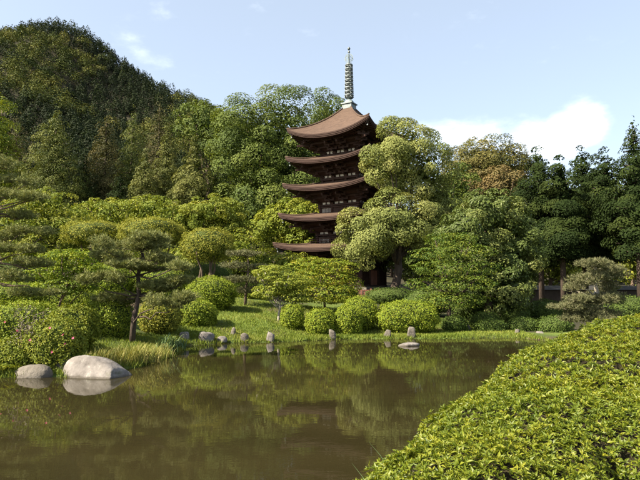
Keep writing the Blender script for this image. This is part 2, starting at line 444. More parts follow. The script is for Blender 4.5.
def axis(parts):
    return np.unique(np.concatenate([np.arange(a, b, s) for a, b, s in parts]).round(3))
gx = axis([(-1600, -400, 80), (-400, -60, 8), (-60, -20, 1.5), (-20, 22, .45), (22, 60, 1.5), (60, 400, 8), (400, 1680, 80)])
gy = axis([(-400, -10, 30), (-10, 0, 1), (0, 48, .45), (48, 95, 1.5), (95, 420, 6), (420, 2000, 90)])
X, Y = np.meshgrid(gx, gy)
Z = height(X, Y)
nx, ny = len(gx), len(gy)
ii = (np.arange(ny - 1)[:, None] * nx + np.arange(nx - 1)[None]).ravel()
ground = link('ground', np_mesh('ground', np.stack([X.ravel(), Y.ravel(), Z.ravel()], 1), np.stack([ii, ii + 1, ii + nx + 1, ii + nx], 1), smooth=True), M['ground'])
tag(ground, kind='structure')
wpts = [(-60, .8), (20, .8), (20, 38), (-60, 38)]
water = link('pond_water', np_mesh('pond_water', np.array([(x, y, 0) for x, y in wpts]), np.array([[0, 1, 2, 3]])), M['water'])
tag(water, kind='structure')

# ------------------------------------------------------------------ foliage builders
def scatter_clumps(CC, RC, n, leaf, out, squash=.8, asp=.6, droop=0., jit=.34, outw=.5, upw=.3, vspread=.7, T=None):
    """n leaves over the clumps CC (k,3) of radius RC (k,); out (k,3) is the outward direction of each clump"""
    k = len(CC)
    w = RC ** 2; w = w / w.sum()
    idx = RNG.choice(k, n, p=w)
    d = unit(rdir(n) + .55 * out[idx] + np.array((0, 0, .25)))
    r = RC[idx] * (.6 + .48 * np.sqrt(RNG.random(n)))
    off = d * r[:, None]; off[:, 2] *= squash
    C = CC[idx] + off
    C[:, 2] -= droop * (off[:, :2] ** 2).sum(1) / np.maximum(RC[idx], .1)
    N = d + outw * out[idx] + np.array((0, 0, upw)) + RNG.normal(size=(n, 3)) * jit
    S = leaf * RNG.uniform(.65, 1.35, n)
    v = np.clip(RNG.random(k)[idx] * vspread + RNG.random(n) * (1 - vspread), 0, 1)
    return C, N, S, v
def spaced(p, dmin):
    """indices of points kept at least dmin apart"""
    keep = []
    for i in range(len(p)):
        if not keep or ((p[keep] - p[i]) ** 2).sum(1).min() > dmin * dmin: keep.append(i)
    return np.array(keep)
def inner_leaves(c, r, n, size):  # large filler leaves that keep light out of a crown
    d = rdir(n)
    return c + d * r * (RNG.random((n, 1)) ** .4 * .68), d + RNG.normal(size=(n, 3)) * .5, np.full(n, size) * RNG.uniform(.7, 1.3, n)
def limb_path(a, b, sag=.15, n=6, wig=.06):
    a, b = np.array(a, float), np.array(b, float)
    L = np.linalg.norm(b - a)
    pts = []
    for i in range(n):
        t = i / (n - 1)
        p = a + (b - a) * t
        p[2] += sag * L * math.sin(math.pi * t) * (1 - t) * -1
        if 0 < i < n - 1: p += RNG.normal(size=3) * wig * L / 3
        pts.append(p)
    return pts
def woody(name, base, fork, targets, r0, mat, parent, r_tip=.03, lean=0.):
    mb = MB()
    base, fork = np.array(base, float), np.array(fork, float)
    L = np.linalg.norm(fork - base)
    n = 8
    pts, rad = [], []
    for i in range(n):
        t = i / (n - 1)
        p = base + (fork - base) * t
        if 0 < i: p[:2] += RNG.normal(size=2) * L * .012
        pts.append(p); rad.append(r0 * (1.25 - .75 * t) if i else r0 * 1.6)
    pts[0][2] -= .25
    mb.tube(pts, rad, 10)
    for tg in targets:
        t = RNG.uniform(.45, 1.0)
        s = base + (fork - base) * t
        r = r0 * (1.2 - .75 * t) * RNG.uniform(.4, .65)
        mb.tube(limb_path(s, tg), np.linspace(r, r_tip, 6), 6)
    return mb.build(name, mat, parent, smooth=True)

def broad_tree(name, label, cat, base_px, D, lobes, mat, n, clump, leaf, trunk_r, bark='bark', group=None, limbs=14, fork_t=.75, squash=.8, upw=.3, jit=.34, asp=.6, density=1., fill=.25, nleaf_min=0, base=None, vspread=.7, ragged=False):
    """lobes: (px, py, rx_px, ry_px, depth offset, [depth ratio])"""
    L = []
    for lb in lobes:
        px, py, rx, ry, dd = lb[:5]
        dr = lb[5] if len(lb) > 5 else .9
        s = (D + dd) / F
        L.append((P(px, py, D + dd), np.array((rx * s, rx * s * dr, ry * s))))
    b = on_ground(base_px, D) if base is None else np.array(base, float)
    root = empty(name, tuple(b))
    CC, OUT = [], []
    for j, (c, r) in enumerate(L):
        area = (r[0] * r[1] + r[0] * r[2] + r[1] * r[2]) / 3 * 12.57
        k = int(max(12, 3.2 * density * area / (clump ** 2 * 2.2)))
        d = unit(rdir(k) + np.array((0, 0, .12)))
        f = RNG.uniform(.62, 1.25, k) if ragged else RNG.uniform(.8, 1.04, k)
        inn = RNG.random(k) < fill * .5
        f[inn] = RNG.uniform(.4, .75, inn.sum())
        p = c + d * r * f[:, None]
        keep = np.ones(k, bool)
        for jj, (c2, r2) in enumerate(L):
            if jj != j: keep &= (((p - c2) / r2) ** 2).sum(1) > .55
        if keep.sum() < 4: keep[:4] = True
        p, d = p[keep], d[keep]
        ks = spaced(p, clump * (1.28 if squash > .6 else .8) / density ** .5)
        CC.append(p[ks]); OUT.append(unit((d / r)[ks] * r.min()))
    CC = np.concatenate(CC); OUT = np.concatenate(OUT)
    RC = clump * RNG.uniform(.65, 1.35, len(CC))
    CC[:, 2] = np.maximum(CC[:, 2], b[2] + .3)
    C, N, S, v = scatter_clumps(CC, RC, n, leaf, OUT, squash=squash, upw=upw, jit=jit, asp=asp, vspread=vspread)
    if squash > .6:                                    # outsized darker leaves added inside, block light and darken the gaps
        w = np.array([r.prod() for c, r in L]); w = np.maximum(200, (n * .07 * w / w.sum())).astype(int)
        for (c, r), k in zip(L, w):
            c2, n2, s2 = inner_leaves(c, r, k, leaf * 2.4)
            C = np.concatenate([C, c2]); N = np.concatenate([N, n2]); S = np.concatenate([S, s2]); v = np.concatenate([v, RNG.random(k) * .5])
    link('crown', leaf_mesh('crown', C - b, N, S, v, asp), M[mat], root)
    top = sum(c for c, r in L) / len(L)
    fork = b + (top - b) * fork_t
    pick = RNG.choice(len(CC), min(limbs, len(CC)), replace=False)
    woody('trunk', b - b, fork - b, CC[pick] - b, trunk_r, M[bark], root)
    return tag(root, label, cat, group)

def conifer(name, label, px, py_top, py_bot, half_px, D, mat, n, clump, leaf, trunk_r=.3, bark='bark_dark', group=None, power=.75, base=None, trunk_px=None, cat='conifer', droop=.25, sparse=1., plume=False):
    s = D / F
    top = P(px, py_top, D); bot = P(px, py_bot, D)
    H = top[2] - bot[2]
    R = half_px * s
    b = np.array((top[0], D, gz(top[0], D)))
    root = empty(name, tuple(b))
    k = int(sparse * 7 * R * H / (clump ** 2 * .9))
    t = RNG.random(k) ** .62 * .97 + .03
    t = np.concatenate([[.0, .035, .07, .11, .15, .2], t])
    a = RNG.uniform(0, 2 * math.pi, len(t))
    prof = R * np.minimum(1, t ** power * 1.12) * (1 - .35 * np.clip((t - .82) / .18, 0, 1))
    f = RNG.uniform(.62, 1.08, len(t)); inner = RNG.random(len(t)) < .22; inner[:6] = True; f[inner] = RNG.uniform(.1, .6, inner.sum())
    rr = prof * f
    CC = np.stack([top[0] + rr * np.cos(a), D + rr * np.sin(a), top[2] - t * H - .12 * rr], 1)
    OUT = np.stack([np.cos(a), np.sin(a), np.full(len(t), .25)], 1)
    ks = spaced(CC * np.array((1, 1, 1.35)), clump * 1.02)
    CC, OUT, t, rr, a = CC[ks], OUT[ks], t[ks], rr[ks], a[ks]
    RC = clump * RNG.uniform(.65, 1.25, len(t)) * (.55 + .45 * np.minimum(1, t * 2.5))
    C, N, S, v = scatter_clumps(CC, RC * 1.05, n, leaf, OUT, squash=.62, droop=droop, jit=.34, upw=.35)
    T = None
    if plume:                                          # hanging plumes of fine sprays
        T = RNG.normal(size=(len(C), 3)) * .45 + np.array((0, 0, -1.)) + unit(C - np.array((b[0], b[1], 0))) * np.array((.5, .5, 0))
    k = int(n * .08)
    ti = RNG.random(k) ** .6 * .9 + .06; ai = RNG.uniform(0, 6.28, k); ri = R * np.minimum(1, ti ** power) * .6 * np.sqrt(RNG.random(k))
    C = np.concatenate([C, np.stack([top[0] + ri * np.cos(ai), D + ri * np.sin(ai), top[2] - ti * H], 1)]); N = np.concatenate([N, np.stack([np.cos(ai), np.sin(ai), RNG.normal(size=k) * .5], 1)])
    S = np.concatenate([S, np.full(k, leaf * 2.2)]); v = np.concatenate([v, RNG.random(k) * .5])  # oversized dark leaves added round the trunk to block light
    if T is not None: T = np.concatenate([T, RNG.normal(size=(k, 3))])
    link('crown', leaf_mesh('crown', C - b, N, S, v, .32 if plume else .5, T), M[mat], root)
    mb = MB()
    mb.tube([(0, 0, -.3), (0, 0, (top[2] - b[2]) * .5), (0, 0, top[2] - b[2] - .12 * H)], [trunk_r * 1.25, trunk_r * .7, .04], 9)
    for i in range(0, len(t), max(1, len(t) // 40)):
        z = CC[i][2] - b[2] - .15 * rr[i]
        mb.tube([(0, 0, z), tuple(CC[i] - b)], [.07 + .05 * trunk_r, .02], 5)
    mb.build('trunk', M[bark], root, smooth=True)
    return tag(root, label, cat, group)

def needle_pads(pads, n_tufts, blades, length, width):
    """pads (k, 6): centre xyz + radii; tufts of needles over each pad"""
    pads = np.array(pads)
    w = pads[:, 3] * pads[:, 4]; w /= w.sum()
    idx = RNG.choice(len(pads), n_tufts, p=w)
    d = rdir(n_tufts); d[:, 2] = d[:, 2] * .9 + .12
    rad = RNG.random(n_tufts) ** .4
    lump = 1 + .18 * np.sin(d[:, 0] * 7 + idx) + .12 * np.sin(d[:, 1] * 9 + idx * 2)
    C = pads[idx, :3] + d * pads[idx, 3:] * (rad * lump)[:, None]
    ax = unit(d * np.array((.5, .5, .4)) + np.array((0, 0, .75)) + RNG.normal(size=(n_tufts, 3)) * .25)
    T = unit(np.repeat(ax, blades, 0) * .8 + rdir(n_tufts * blades) * .8)
    Ln = length * RNG.uniform(.7, 1.25, (n_tufts * blades, 1))
    Cb = np.repeat(C, blades, 0) + T * Ln * .5
    N = rdir(len(Cb)) + np.array((0, 0, .4))
    v = np.clip(np.repeat(RNG.random(n_tufts), blades) * .6 + RNG.random(len(Cb)) * .4, 0, 1)
    return Cb, N, Ln[:, 0], v, T, width / length, C
def pine_tree(name, label, trunk_pts, trunk_r, pads, D, mat, tufts, blades=9, length=.13, width=.02, bark='bark_pine', branch_from=None, group=None, extra_bark=None):
    """trunk_pts: (px,py,dd) list; pads: (px,py,rx_px,ry_px,dd)"""
    b = P(*trunk_pts[0][:2], D + trunk_pts[0][2]); b[2] = gz(b[0], b[1])
    root = empty(name, tuple(b))
    tp = [b] + [P(x, y, D + dd) for x, y, dd in trunk_pts[1:]]
    s = D / F
    pd = []
    for px, py, rx, ry, dd in pads:
        c = P(px, py, D + dd)
        k = max(1, int(rx / 9))
        for q in range(k):                    # a pad is a few overlapping cushions
            o = np.array(((q - (k - 1) / 2) * 2 * rx / k * .8 + RNG.normal() * rx * .1, RNG.normal() * rx * .35, RNG.normal() * ry * .35)) * s
            pd.append(np.concatenate([c + o - b, np.array((rx / k * 1.25, rx / k * 1.3, ry * RNG.uniform(.6, .95))) * s]))
    Cb, N, Ln, v, T, asp, C = needle_pads(pd, tufts, blades, length, width)
    link('crown', needle_mesh('crown', Cb, N, Ln, v, asp * 1.25, T), M[mat], root)
    mb = MB()
    tl = [p - b for p in tp]; tl[0][2] -= .2
    mb.tube(tl, np.linspace(trunk_r * 1.15, trunk_r * .4, len(tl)), 10)
    segs = np.array(tl)
    for q in pd:
        z = q[2] - .1
        j = int(np.clip(np.argmin(np.abs(segs[:, 2] - z + .25)), 1, len(segs) - 1))
        mb.tube(limb_path(segs[j], q[:3] - np.array((0, 0, q[5] * .5)), sag=.12, wig=.12), np.linspace(trunk_r * .38, .012, 6), 6)
        for _ in range(4):
            e = q[:3] + rdir(1)[0] * q[3:] * .8
            mb.tube([q[:3] - np.array((0, 0, q[5] * .5)), e], [.018, .006], 4)
    mb.build('trunk', M[bark], root, smooth=True)
    return tag(root, label, 'pine tree', group)

def dome_points(n, c, r, power=2.3, bump=.05, seed=0., zmin=-.9):
    d = rdir(int(n * 1.6)); d = d[d[:, 2] > zmin][:n]
    k = (np.abs(d) ** power).sum(1) ** (-1 / power)
    bmp = 1 + bump * (np.sin(d[:, 0] * 5 + seed) * np.sin(d[:, 1] * 6 + seed * 2) + .6 * np.sin(d[:, 2] * 9 + d[:, 0] * 8 + seed) + .5 * np.sin(d[:, 0] * 17 + seed) * np.sin(d[:, 1] * 15 + d[:, 2] * 13))
    return c + d * (k * bmp)[:, None] * r, unit(d / r) , d
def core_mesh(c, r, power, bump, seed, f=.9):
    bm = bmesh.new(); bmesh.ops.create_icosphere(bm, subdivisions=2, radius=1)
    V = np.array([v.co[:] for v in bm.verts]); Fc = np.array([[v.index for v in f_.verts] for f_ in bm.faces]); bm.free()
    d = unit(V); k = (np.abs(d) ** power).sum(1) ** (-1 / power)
    return np_mesh('dark_core', c + d * k[:, None] * r * f, Fc, smooth=True)
def shrub(name, label, box, D, mat, n, leaf, dr=.9, power=2.4, bump=.05, group=None, stems=None, cat='shrub', sink=.1, deep=.16, flowers=0, zmin=-.95, extra=None):
    """clipped shrub filling the pixel box (x0,y0,x1,y1) at distance D; stems: ground pixel row for a stemmed dome"""
    leaf = leaf * 1.02
    x0, y0, x1, y1 = box
    s = D / F
    r = np.array(((x1 - x0) / 2 * s, (x1 - x0) / 2 * s * dr, (y1 - y0) / 2 * s))
    c = P((x0 + x1) / 2, (y0 + y1) / 2, D)
    g = gz(c[0], c[1])
    if stems is None:
        if c[2] - r[2] > g - sink:                     # reach down to the ground
            top = c[2] + r[2]; c[2] = (top + g - sink) / 2; r[2] = (top - g + sink) / 2
    b = np.array((c[0], c[1], g))
    root = empty(name, tuple(b))
    seed = RNG.uniform(0, 50)
    pts, nor, d = dome_points(n, c - b, r, power, bump, seed, zmin)
    m = len(pts)
    dep = RNG.random(m) ** 1.6 * deep
    shoot = RNG.random(m) < .06; dep[shoot] = -RNG.random(shoot.sum()) * .09      # stray shoots
    pts = pts - nor * dep[:, None] * r.min() + RNG.normal(size=(m, 3)) * leaf * .35
    N = nor * .8 + np.array((0, 0, .25)) + RNG.normal(size=(m, 3)) * .38
    cell = np.sin(pts[:, 0] * 9 + seed) * np.sin(pts[:, 2] * 8 + seed) * np.sin(pts[:, 1] * 10)
    v = np.clip(.5 + .28 * cell + RNG.normal(size=m) * .2, 0, 1)
    link('foliage', leaf_mesh('foliage', pts, N, leaf * RNG.uniform(.7, 1.4, m), v, .55), M[mat], root)
    link('dark_core', core_mesh(c - b, r, power, bump, seed, 1 - deep * .75), M['core'], root)  # solid dark core added to stop light passing through the leaves
    if stems:
        mb = MB()
        for i in range(stems):
            a = np.array((RNG.normal() * .22 * (1 + stems / 5), RNG.normal() * .2, -.15))
            e = c - b + np.array(((i - (stems - 1) / 2) * r[0] * 1.1 / stems + RNG.normal() * .1, RNG.normal() * r[1] * .35, -r[2] * .3))
            mb.tube(limb_path(a, e, sag=.05, wig=.05), np.linspace(.10, .05, 6), 7)
        mb.build('stems', M['bark'], root, smooth=True)
    return tag(root, label, cat, group)

# ------------------------------------------------------------------ mountain forest (one far wood)
def make_forest():
    pts = []
    sp = 5.2
    for yy in np.arange(112, RIDGE_D + 26, sp):
        lim_r = -.04 if yy > 150 else .6
        xs = np.arange(-.66 * yy, lim_r * yy, sp)
        pts.append(np.stack([xs + RNG.uniform(-.5, .5, len(xs)) * sp, np.full(len(xs), yy) + RNG.uniform(-.5, .5, len(xs)) * sp], 1))
    xy = np.concatenate(pts)
    z = height(xy[:, 0], xy[:, 1])
    n = len(xy)
    px = xy[:, 0] / xy[:, 1] * F + 320
    py = 288 - (z + 6 - EYE) / xy[:, 1] * F
    nzv = np.array([mnoise.noise((a * .022, b * .022, 3.1)) for a, b in xy])
    bias = -.2 + .85 * np.exp(-(((px - 25) / 60) ** 2 + ((py - 62) / 20) ** 2)) + .45 * np.exp(-(((px - 225) / 45) ** 2 + ((py - 115) / 20) ** 2)) + .25 * np.exp(-(((px - 30) / 25) ** 2 + ((py - 24) / 9) ** 2))  # broadleaf patches, sunlit brightness put into their tones
    broad = (nzv + bias + RNG.normal(size=n) * .10) > .12
    Hh = np.where(broad, RNG.uniform(5, 9, n), RNG.uniform(7, 10, n))
    Rr = np.where(broad, RNG.uniform(2.8, 4.6, n), RNG.uniform(2.4, 3.4, n))
    tone = np.where(broad, RNG.uniform(.4, .88, n), np.abs(RNG.normal(size=n)) * .16)
    low = (py > 175) | (px > 262)
    per = np.where(low, 44, np.where(broad, 270, 240))
    idx = np.repeat(np.arange(n), per)
    m = len(idx)
    d = rdir(m); d[:, 2] = np.abs(d[:, 2]) * 1.1 - .12
    t = np.sqrt(RNG.random(m))
    a = RNG.uniform(0, 2 * math.pi, m)
    bl = broad[idx]
    lump = 1 + .16 * np.sin(a * 4 + idx) + .14 * np.sin(d[:, 2] * 6 + idx * 1.7 + a * 2)
    cone = np.stack([np.cos(a) * Rr[idx] * t ** .62 * lump, np.sin(a) * Rr[idx] * t ** .62 * lump, Hh[idx] * (1 - t * .85)], 1)
    dome = d * np.stack([Rr[idx] * lump, Rr[idx] * lump, Hh[idx] * .55 * lump], 1) + np.stack([np.zeros(m), np.zeros(m), Hh[idx] * .5], 1)
    off = np.where(bl[:, None], dome, cone)
    C = np.stack([xy[idx, 0], xy[idx, 1], z[idx]], 1) + off
    N = np.where(bl[:, None], d, np.stack([np.cos(a), np.sin(a), np.full(m, .5)], 1)) + RNG.normal(size=(m, 3)) * .3 + np.array((0, 0, .2))
    S = np.where(low[idx], 1.6, .72) * RNG.uniform(.7, 1.4, m)
    v = np.clip(tone[idx] + RNG.normal(size=m) * .07, 0, 1)
    o = link('mountain_forest', leaf_mesh('mountain_forest', C, N, S, v, .65), M['forest'])
    tag(o, 'mixed dark and yellow green forest covering the mountain behind the pagoda', 'forest', kind='stuff')
make_forest()

# ------------------------------------------------------------------ pagoda
def pagoda():
    ctr = P(350, 288, 71)
    bz = gz(ctr[0], ctr[1]) - .02
    root = empty('pagoda', (ctr[0], ctr[1], bz), math.radians(-32))
    tag(root, 'five storey dark wooden pagoda with curved brown bark roofs and bronze spire', 'pagoda')
    W = M['wood']
    half_e = [6.9, 6.45, 6.1, 5.85, 5.72]
    eave = [7.75 - bz, 11.4 - bz, 15.15 - bz, 18.55 - bz, 21.7 - bz]
    lift = [.75, .75, .75, .8, 1.25]
    body = [3.3, 2.95, 2.7, 2.5, 2.3]
    top_h = [.85, 1.0, 1.12, 1.22, 4.5]
    drop = [1.7, 1.75, 1.75, 1.75, 1.8]                # how far the bracket sets hang below the eaves
    rot = [0, math.pi / 2, math.pi, -math.pi / 2]
    def R(p, a):
        c, s = math.cos(a), math.sin(a)
        return (p[0] * c - p[1] * s, p[0] * s + p[1] * c, p[2])
    # stone podium with steps
    pod = MB().box((0, 0, .35), (9.6, 9.6, .7)).box((0, 0, .74), (9.2, 9.2, .08)).build('podium', M['stone_dark'], root)
    st = MB()
    for i in range(3): st.box((0, -4.95 - .3 * i, .3 - .1 * i), (2.4, .3, .6 - .2 * i))
    st.build('steps', M['stone_dark'], pod)
    NS, NT = 28, 9
    for k in range(5):
        he, ze, lf = half_e[k], eave[k], lift[k]
        hb = body[k]
        zt = ze + .75                                   # wall top
        floor = .8 if k == 0 else eave[k - 1] + top_h[k - 1] - .25
        in_h = body[k + 1] + .25 if k < 4 else .55     # where the roof ends above
        H = top_h[k]
        def cl(s): return lf * abs(s) ** 2.3
        # roof top
        V, Fs = [], []
        for side in range(4):
            o = len(V)
            for j in range(NT + 1):
                t = j / NT
                w = he + (in_h - he) * t
                for i in range(NS + 1):
                    s = -1 + 2 * i / NS
                    z = ze + H * (.62 * t + .38 * t ** 2.2) + cl(s) * (1 - t) ** 1.7
                    bow = 1 + .012 * abs(s) ** 4
                    V.append(R((s * w * bow, -w * bow, z), rot[side]))
            for j in range(NT):
                for i in range(NS):
                    a = o + j * (NS + 1) + i
                    Fs.append((a, a + 1, a + NS + 2, a + NS + 1))
        mb = MB().add(V, Fs)
        roof = mb.build('roof', M['roof'], root, smooth=True)
        # thick layered eave edge
        for side in range(4):
            mb = MB()
            V, Fs = [], []
            layers = ((0.0, .0), (.0, -.17), (-.05, -.175), (-.05, -.33), (-.12, -.335), (-.12, -.47), (-.4, -.42))
            for dw, dz in layers:
                for i in range(NS + 1):
                    s = -1 + 2 * i / NS
                    bow = 1 + .012 * abs(s) ** 4
                    w = (he + dw) * bow
                    V.append(R((s * w, -w, ze + dz - .003 + cl(s)), rot[side]))
            for j in range(len(layers) - 1):
                for i in range(NS):
                    a = j * (NS + 1) + i
                    Fs.append((a, a + NS + 1, a + NS + 2, a + 1))
            mb.add(V, Fs).build('eave_edge', M['roof_edge'], roof)
        # boarding under the eaves: flat above the rafters, then stepping in and down behind the brackets
        V, Fs = [], []
        prof_u = [(0, -.34), (.25, -.22), (.5, -.12), (.62, -.2), (.8, -.85), (1, -1.5)]
        for side in range(4):
            o = len(V)
            for t, dz in prof_u:
                w = (he - .35) + (hb - .05 - he + .35) * t
                for i in range(NS + 1):
                    s = -1 + 2 * i / NS
                    V.append(R((s * w, -w, ze + dz + cl(s) * max(0, 1 - t * 1.6) ** 1.2), rot[side]))
            for j in range(5):
                for i in range(NS):
                    a = o + j * (NS + 1) + i
                    Fs.append((a, a + NS + 1, a + NS + 2, a + 1))
        MB().add(V, Fs).build('eave_boarding', W, roof)
        # rafters in two tiers, far too fine to tell apart
        mb = MB()
        nr = int(2 * he / .34)
        for side in range(4):
            for i in range(nr):
                x = -he + .3 + (2 * he - .6) * i / (nr - 1)
                s = x / he
                y0 = max(hb * .9, abs(x) * 1.0)
                ym, y1 = hb + (he - hb) * .58, he - .14
                c1 = cl(s)
                if y0 < ym - .1:
                    mb.bar(R((x, -max(y0, hb + (he - hb) * .36), ze - .16), rot[side]), R((x, -ym, ze - .2 + c1 * .45), rot[side]), .11, .14) if max(y0, hb + (he - hb) * .36) < ym - .1 else None
                if max(y0, ym) < y1:
                    mb.bar(R((x, -max(y0, ym) + .3, ze - .28 + c1 * .6), rot[side]), R((x, -y1, ze - .43 + c1), rot[side]), .09, .11)
            mb.bar(R((-ym, -ym, ze - .02 + lf * .5), rot[side]), R((ym, -ym, ze - .02 + lf * .5), rot[side]), .01, .01)
            mb.bar(R((hb + 1, -hb - 1, ze - .35), rot[side]), R((he - .15, -he + .15, ze - .42 + lf), rot[side]), .2, .26)
        tag(mb.build('rafters', W, roof), kind='stuff')
        # hip ridges
        hips = []
        for side in range(4):
            mb = MB()
            pts = []
            for j in range(11):
                t = j / 10
                w = (he + (in_h - he) * t) * (1.012)
                pts.append(R((w, -w, ze + H * (.62 * t + .38 * t ** 2.2) + lf * (1 - t) ** 1.7 + .05), rot[side]))
            mb.tube(pts, .11, 6).build('hip_ridge', M['roof'], roof, smooth=True)
        # wind bells at the corners
        for side in range(4):
            p = R((he - .35, -he + .35, ze - .55 + lf), rot[side])
            mb = MB().lathe([(.01, .22), (.07, .2), (.12, .12), (.13, -.05), (.17, -.16), (.15, -.17), (.1, 0)], 10)
            mb.bar((0, 0, .2), (0, 0, .4), .02, .02).bar((0, 0, -.05), (0, 0, -.42), .02, .02).box((0, 0, -.48), (.16, .02, .14))
            mb.build('wind_bell', M['metal'], roof, smooth=False, loc=p)
        # body: dark core, columns, beams, doors, lattice windows and plaster
        wall = MB().box((0, 0, (floor + zt) / 2), (2 * hb - .22, 2 * hb - .22, zt - floor)).build('wall', W, root)
        hgt = ze - drop[k] - floor                    # column height below the brackets
        cz = floor + hgt
        bays = [-hb, -hb * .36, hb * .36, hb]
        colm = MB().tube([(0, 0, 0), (0, 0, hgt)], .17 if k else .22, 10).mesh('column', True)
        for side in range(4):
            for x in bays[:3]:
                link('column', colm, W, wall, R((x, -hb, floor), rot[side]))
            for z, h in ((floor + .12, .2), (cz - .1, .2), (floor + hgt * .72, .14)):
                mb = MB(); mb.bar(R((-hb - .25, -hb - .02, z), rot[side]), R((hb + .25, -hb - .02, z), rot[side]), .34, h)
                mb.build('tie_beam', W, wall)
            # centre door
            d0 = floor + .22; d1 = floor + hgt * .72 - .07
            if d1 - d0 > .35:
                for sx in (-1, 1):
                    p = R((sx * hb * .155, -hb + .02, (d0 + d1) / 2), rot[side])
                    mb = MB().box(p, (hb * .3, .1, d1 - d0) if side % 2 == 0 else (.1, hb * .3, d1 - d0))
                    mb.build('door', M['wood_red'] if k == 0 else W, wall)
                for sx in (-1, 1):                     # side bays
                    x = sx * hb * .68
                    p = R((x, -hb + .04, (d0 + d1) / 2), rot[side])
                    sz = (hb * .5, .1, d1 - d0)
                    wn_ = MB().box(p, sz if side % 2 == 0 else (.1, hb * .5, d1 - d0)).build('window', M['plaster'] if k else W, wall)
                    mb = MB()
                    for q in range(9):
                        xx = x - hb * .24 + hb * .48 * q / 8
                        mb.bar(R((xx, -hb - .05, d0), rot[side]), R((xx, -hb - .05, d1), rot[side]), .05, .05)
                    mb.build('lattice', W, wn_)
            # plaster between the brackets, with a strut in front
            for b0, b1 in zip(bays[:3], bays[1:]):
                xm = (b0 + b1) / 2; bw = (b1 - b0) * .62
                p = R((xm, -hb + .06, cz + .26), rot[side])
                pl = MB().box(p, (bw, .12, .42) if side % 2 == 0 else (.12, bw, .42)).build('plaster_panel', M['plaster'], wall)
                mb = MB()
                q = R((xm, -hb - .04, cz + .24), rot[side])
                mb.box(q, (.14, .14, .44), 0, .7)
                mb.build('strut', W, pl)
        # three-stepped brackets above every column
        def bracket(diag):
            mb = MB()
            q = 1.42 if diag else 1.0
            st_o, st_z = (he - hb) * .19, .44
            mb.box((0, 0, .11), (.42, .42, .2), 0, 1.25)
            for j in range(3):
                yo = -st_o * (j + 1) * q; z = .32 + st_z * j
                mb.bar((0, .25, z), (0, yo - .2, z), .19, .22)
                mb.bar((-.7, yo, z + .16), (.7, yo, z + .16), .17, .2)
                for x in (-.6, 0, .6):
                    mb.box((x, yo, z + .33), (.26, .26, .15), 0, 1.2)
            mb.bar((0, 0, 1.35), (0, -st_o * 3.9 * q, .95), .19, .24)
            return mb.mesh('bracket')
        for side in range(4):
            for j in range(3):
                w = hb + (he - hb) * .19 * (j + 1); z = cz + .32 + .44 * j + .5
                MB().bar(R((-w, -w, z), rot[side]), R((w, -w, z), rot[side]), .16, .2).build('purlin', W, roof)
        b_st, b_dg = bracket(False), bracket(True)
        for side in range(4):
            for x in bays[1:3]:
                o = link('bracket', b_st, W, root, R((x, -hb, cz), rot[side])); o.rotation_euler = (0, 0, rot[side])
            o = link('bracket', b_dg, W, root, R((hb, -hb, cz), rot[side])); o.rotation_euler = (0, 0, rot[side] + math.pi / 4)
        # low balcony balustrade
        if k in (1,):
            rl = empty('balustrade', (0, 0, 0)); rl.parent = root
            hr = hb + .62
            for side in range(4):
                for z, th in ((floor + .12, .12), (floor + .42, .08), (floor + .7, .1)):
                    MB().bar(R((-hr - .2, -hr, z), rot[side]), R((hr + .2, -hr, z), rot[side]), .09, th).build('rail', W, rl)
                for q in range(5):
                    x = -hr + 2 * hr * q / 5
                    MB().bar(R((x, -hr, floor), rot[side]), R((x, -hr, floor + .7), rot[side]), .1, .1).build('post', W, rl)
        if k > 0:
            MB().box((0, 0, floor + .03), (2 * hb + 1.35, 2 * hb + 1.35, .12)).build('balcony_floor', W, root)
    # spire
    z0 = eave[4] + 4.5 - .12
    sp = MB().box((0, 0, z0 + .32), (1.35, 1.35, .62)).box((0, 0, z0 + .7), (1.6, 1.6, .14)).build('spire', M['metal'], root)
    MB().lathe([(.62, .77), (.62, .95), (.5, 1.15), (.3, 1.28), (.16, 1.32)], 18, (0, 0, z0)).build('inverted_bowl', M['metal_pale'], sp, True)
    mb = MB()
    for q in range(8):
        a = q * math.pi / 4
        mb.bar((.1 * math.cos(a), .1 * math.sin(a), z0 + 1.3), (.55 * math.cos(a), .55 * math.sin(a), z0 + 1.58), .3, .05)
    mb.build('petals', M['metal'], sp)
    top = 34.3 - bz
    MB().tube([(0, 0, z0 + 1.2), (0, 0, top - .9), (0, 0, top - .1)], [.12, .07, .04], 8).build('mast', M['metal'], sp, True)
    zr0, zr1 = z0 + 1.85, 32.0 - bz
    for q in range(9):
        z = zr0 + (zr1 - zr0) * q / 8
        r = .56 - .012 * q
        mb = MB()
        mb.lathe([(r, -.13), (r + .06, -.02), (r, .12), (r - .07, .12), (r - .07, -.13), (r, -.13)], 18)
        for a in range(4):
            t = a * math.pi / 2 + .3
            mb.bar((.05 * math.cos(t), .05 * math.sin(t), 0), (r * math.cos(t), r * math.sin(t), 0), .06, .1)
        for a in range(8):                              # little bells on the ring
            t = a * math.pi / 4
            mb.box(((r + .02) * math.cos(t), (r + .02) * math.sin(t), -.2), (.08, .08, .12))
        mb.build('ring', M['metal'], sp, loc=(0, 0, z))
    fl = MB()                                           # openwork flame plates
    for a in range(4):
        t = a * math.pi / 2 + math.radians(20)
        ca, sa = math.cos(t), math.sin(t)
        zb = zr1 + .35
        for q in range(6):
            za = zb + q * .2
            w = .48 * math.sin(math.pi * (q + 1.2) / 7.4) + .08
            fl.bar((.05 * ca, .05 * sa, za), (w * ca, w * sa, za + .16), .03, .07)
            fl.bar((w * ca, w * sa, za - .04), (w * .8 * ca, w * .8 * sa, za + .25), .03, .06)
    fl.build('water_flame', M['metal_pale'], sp)
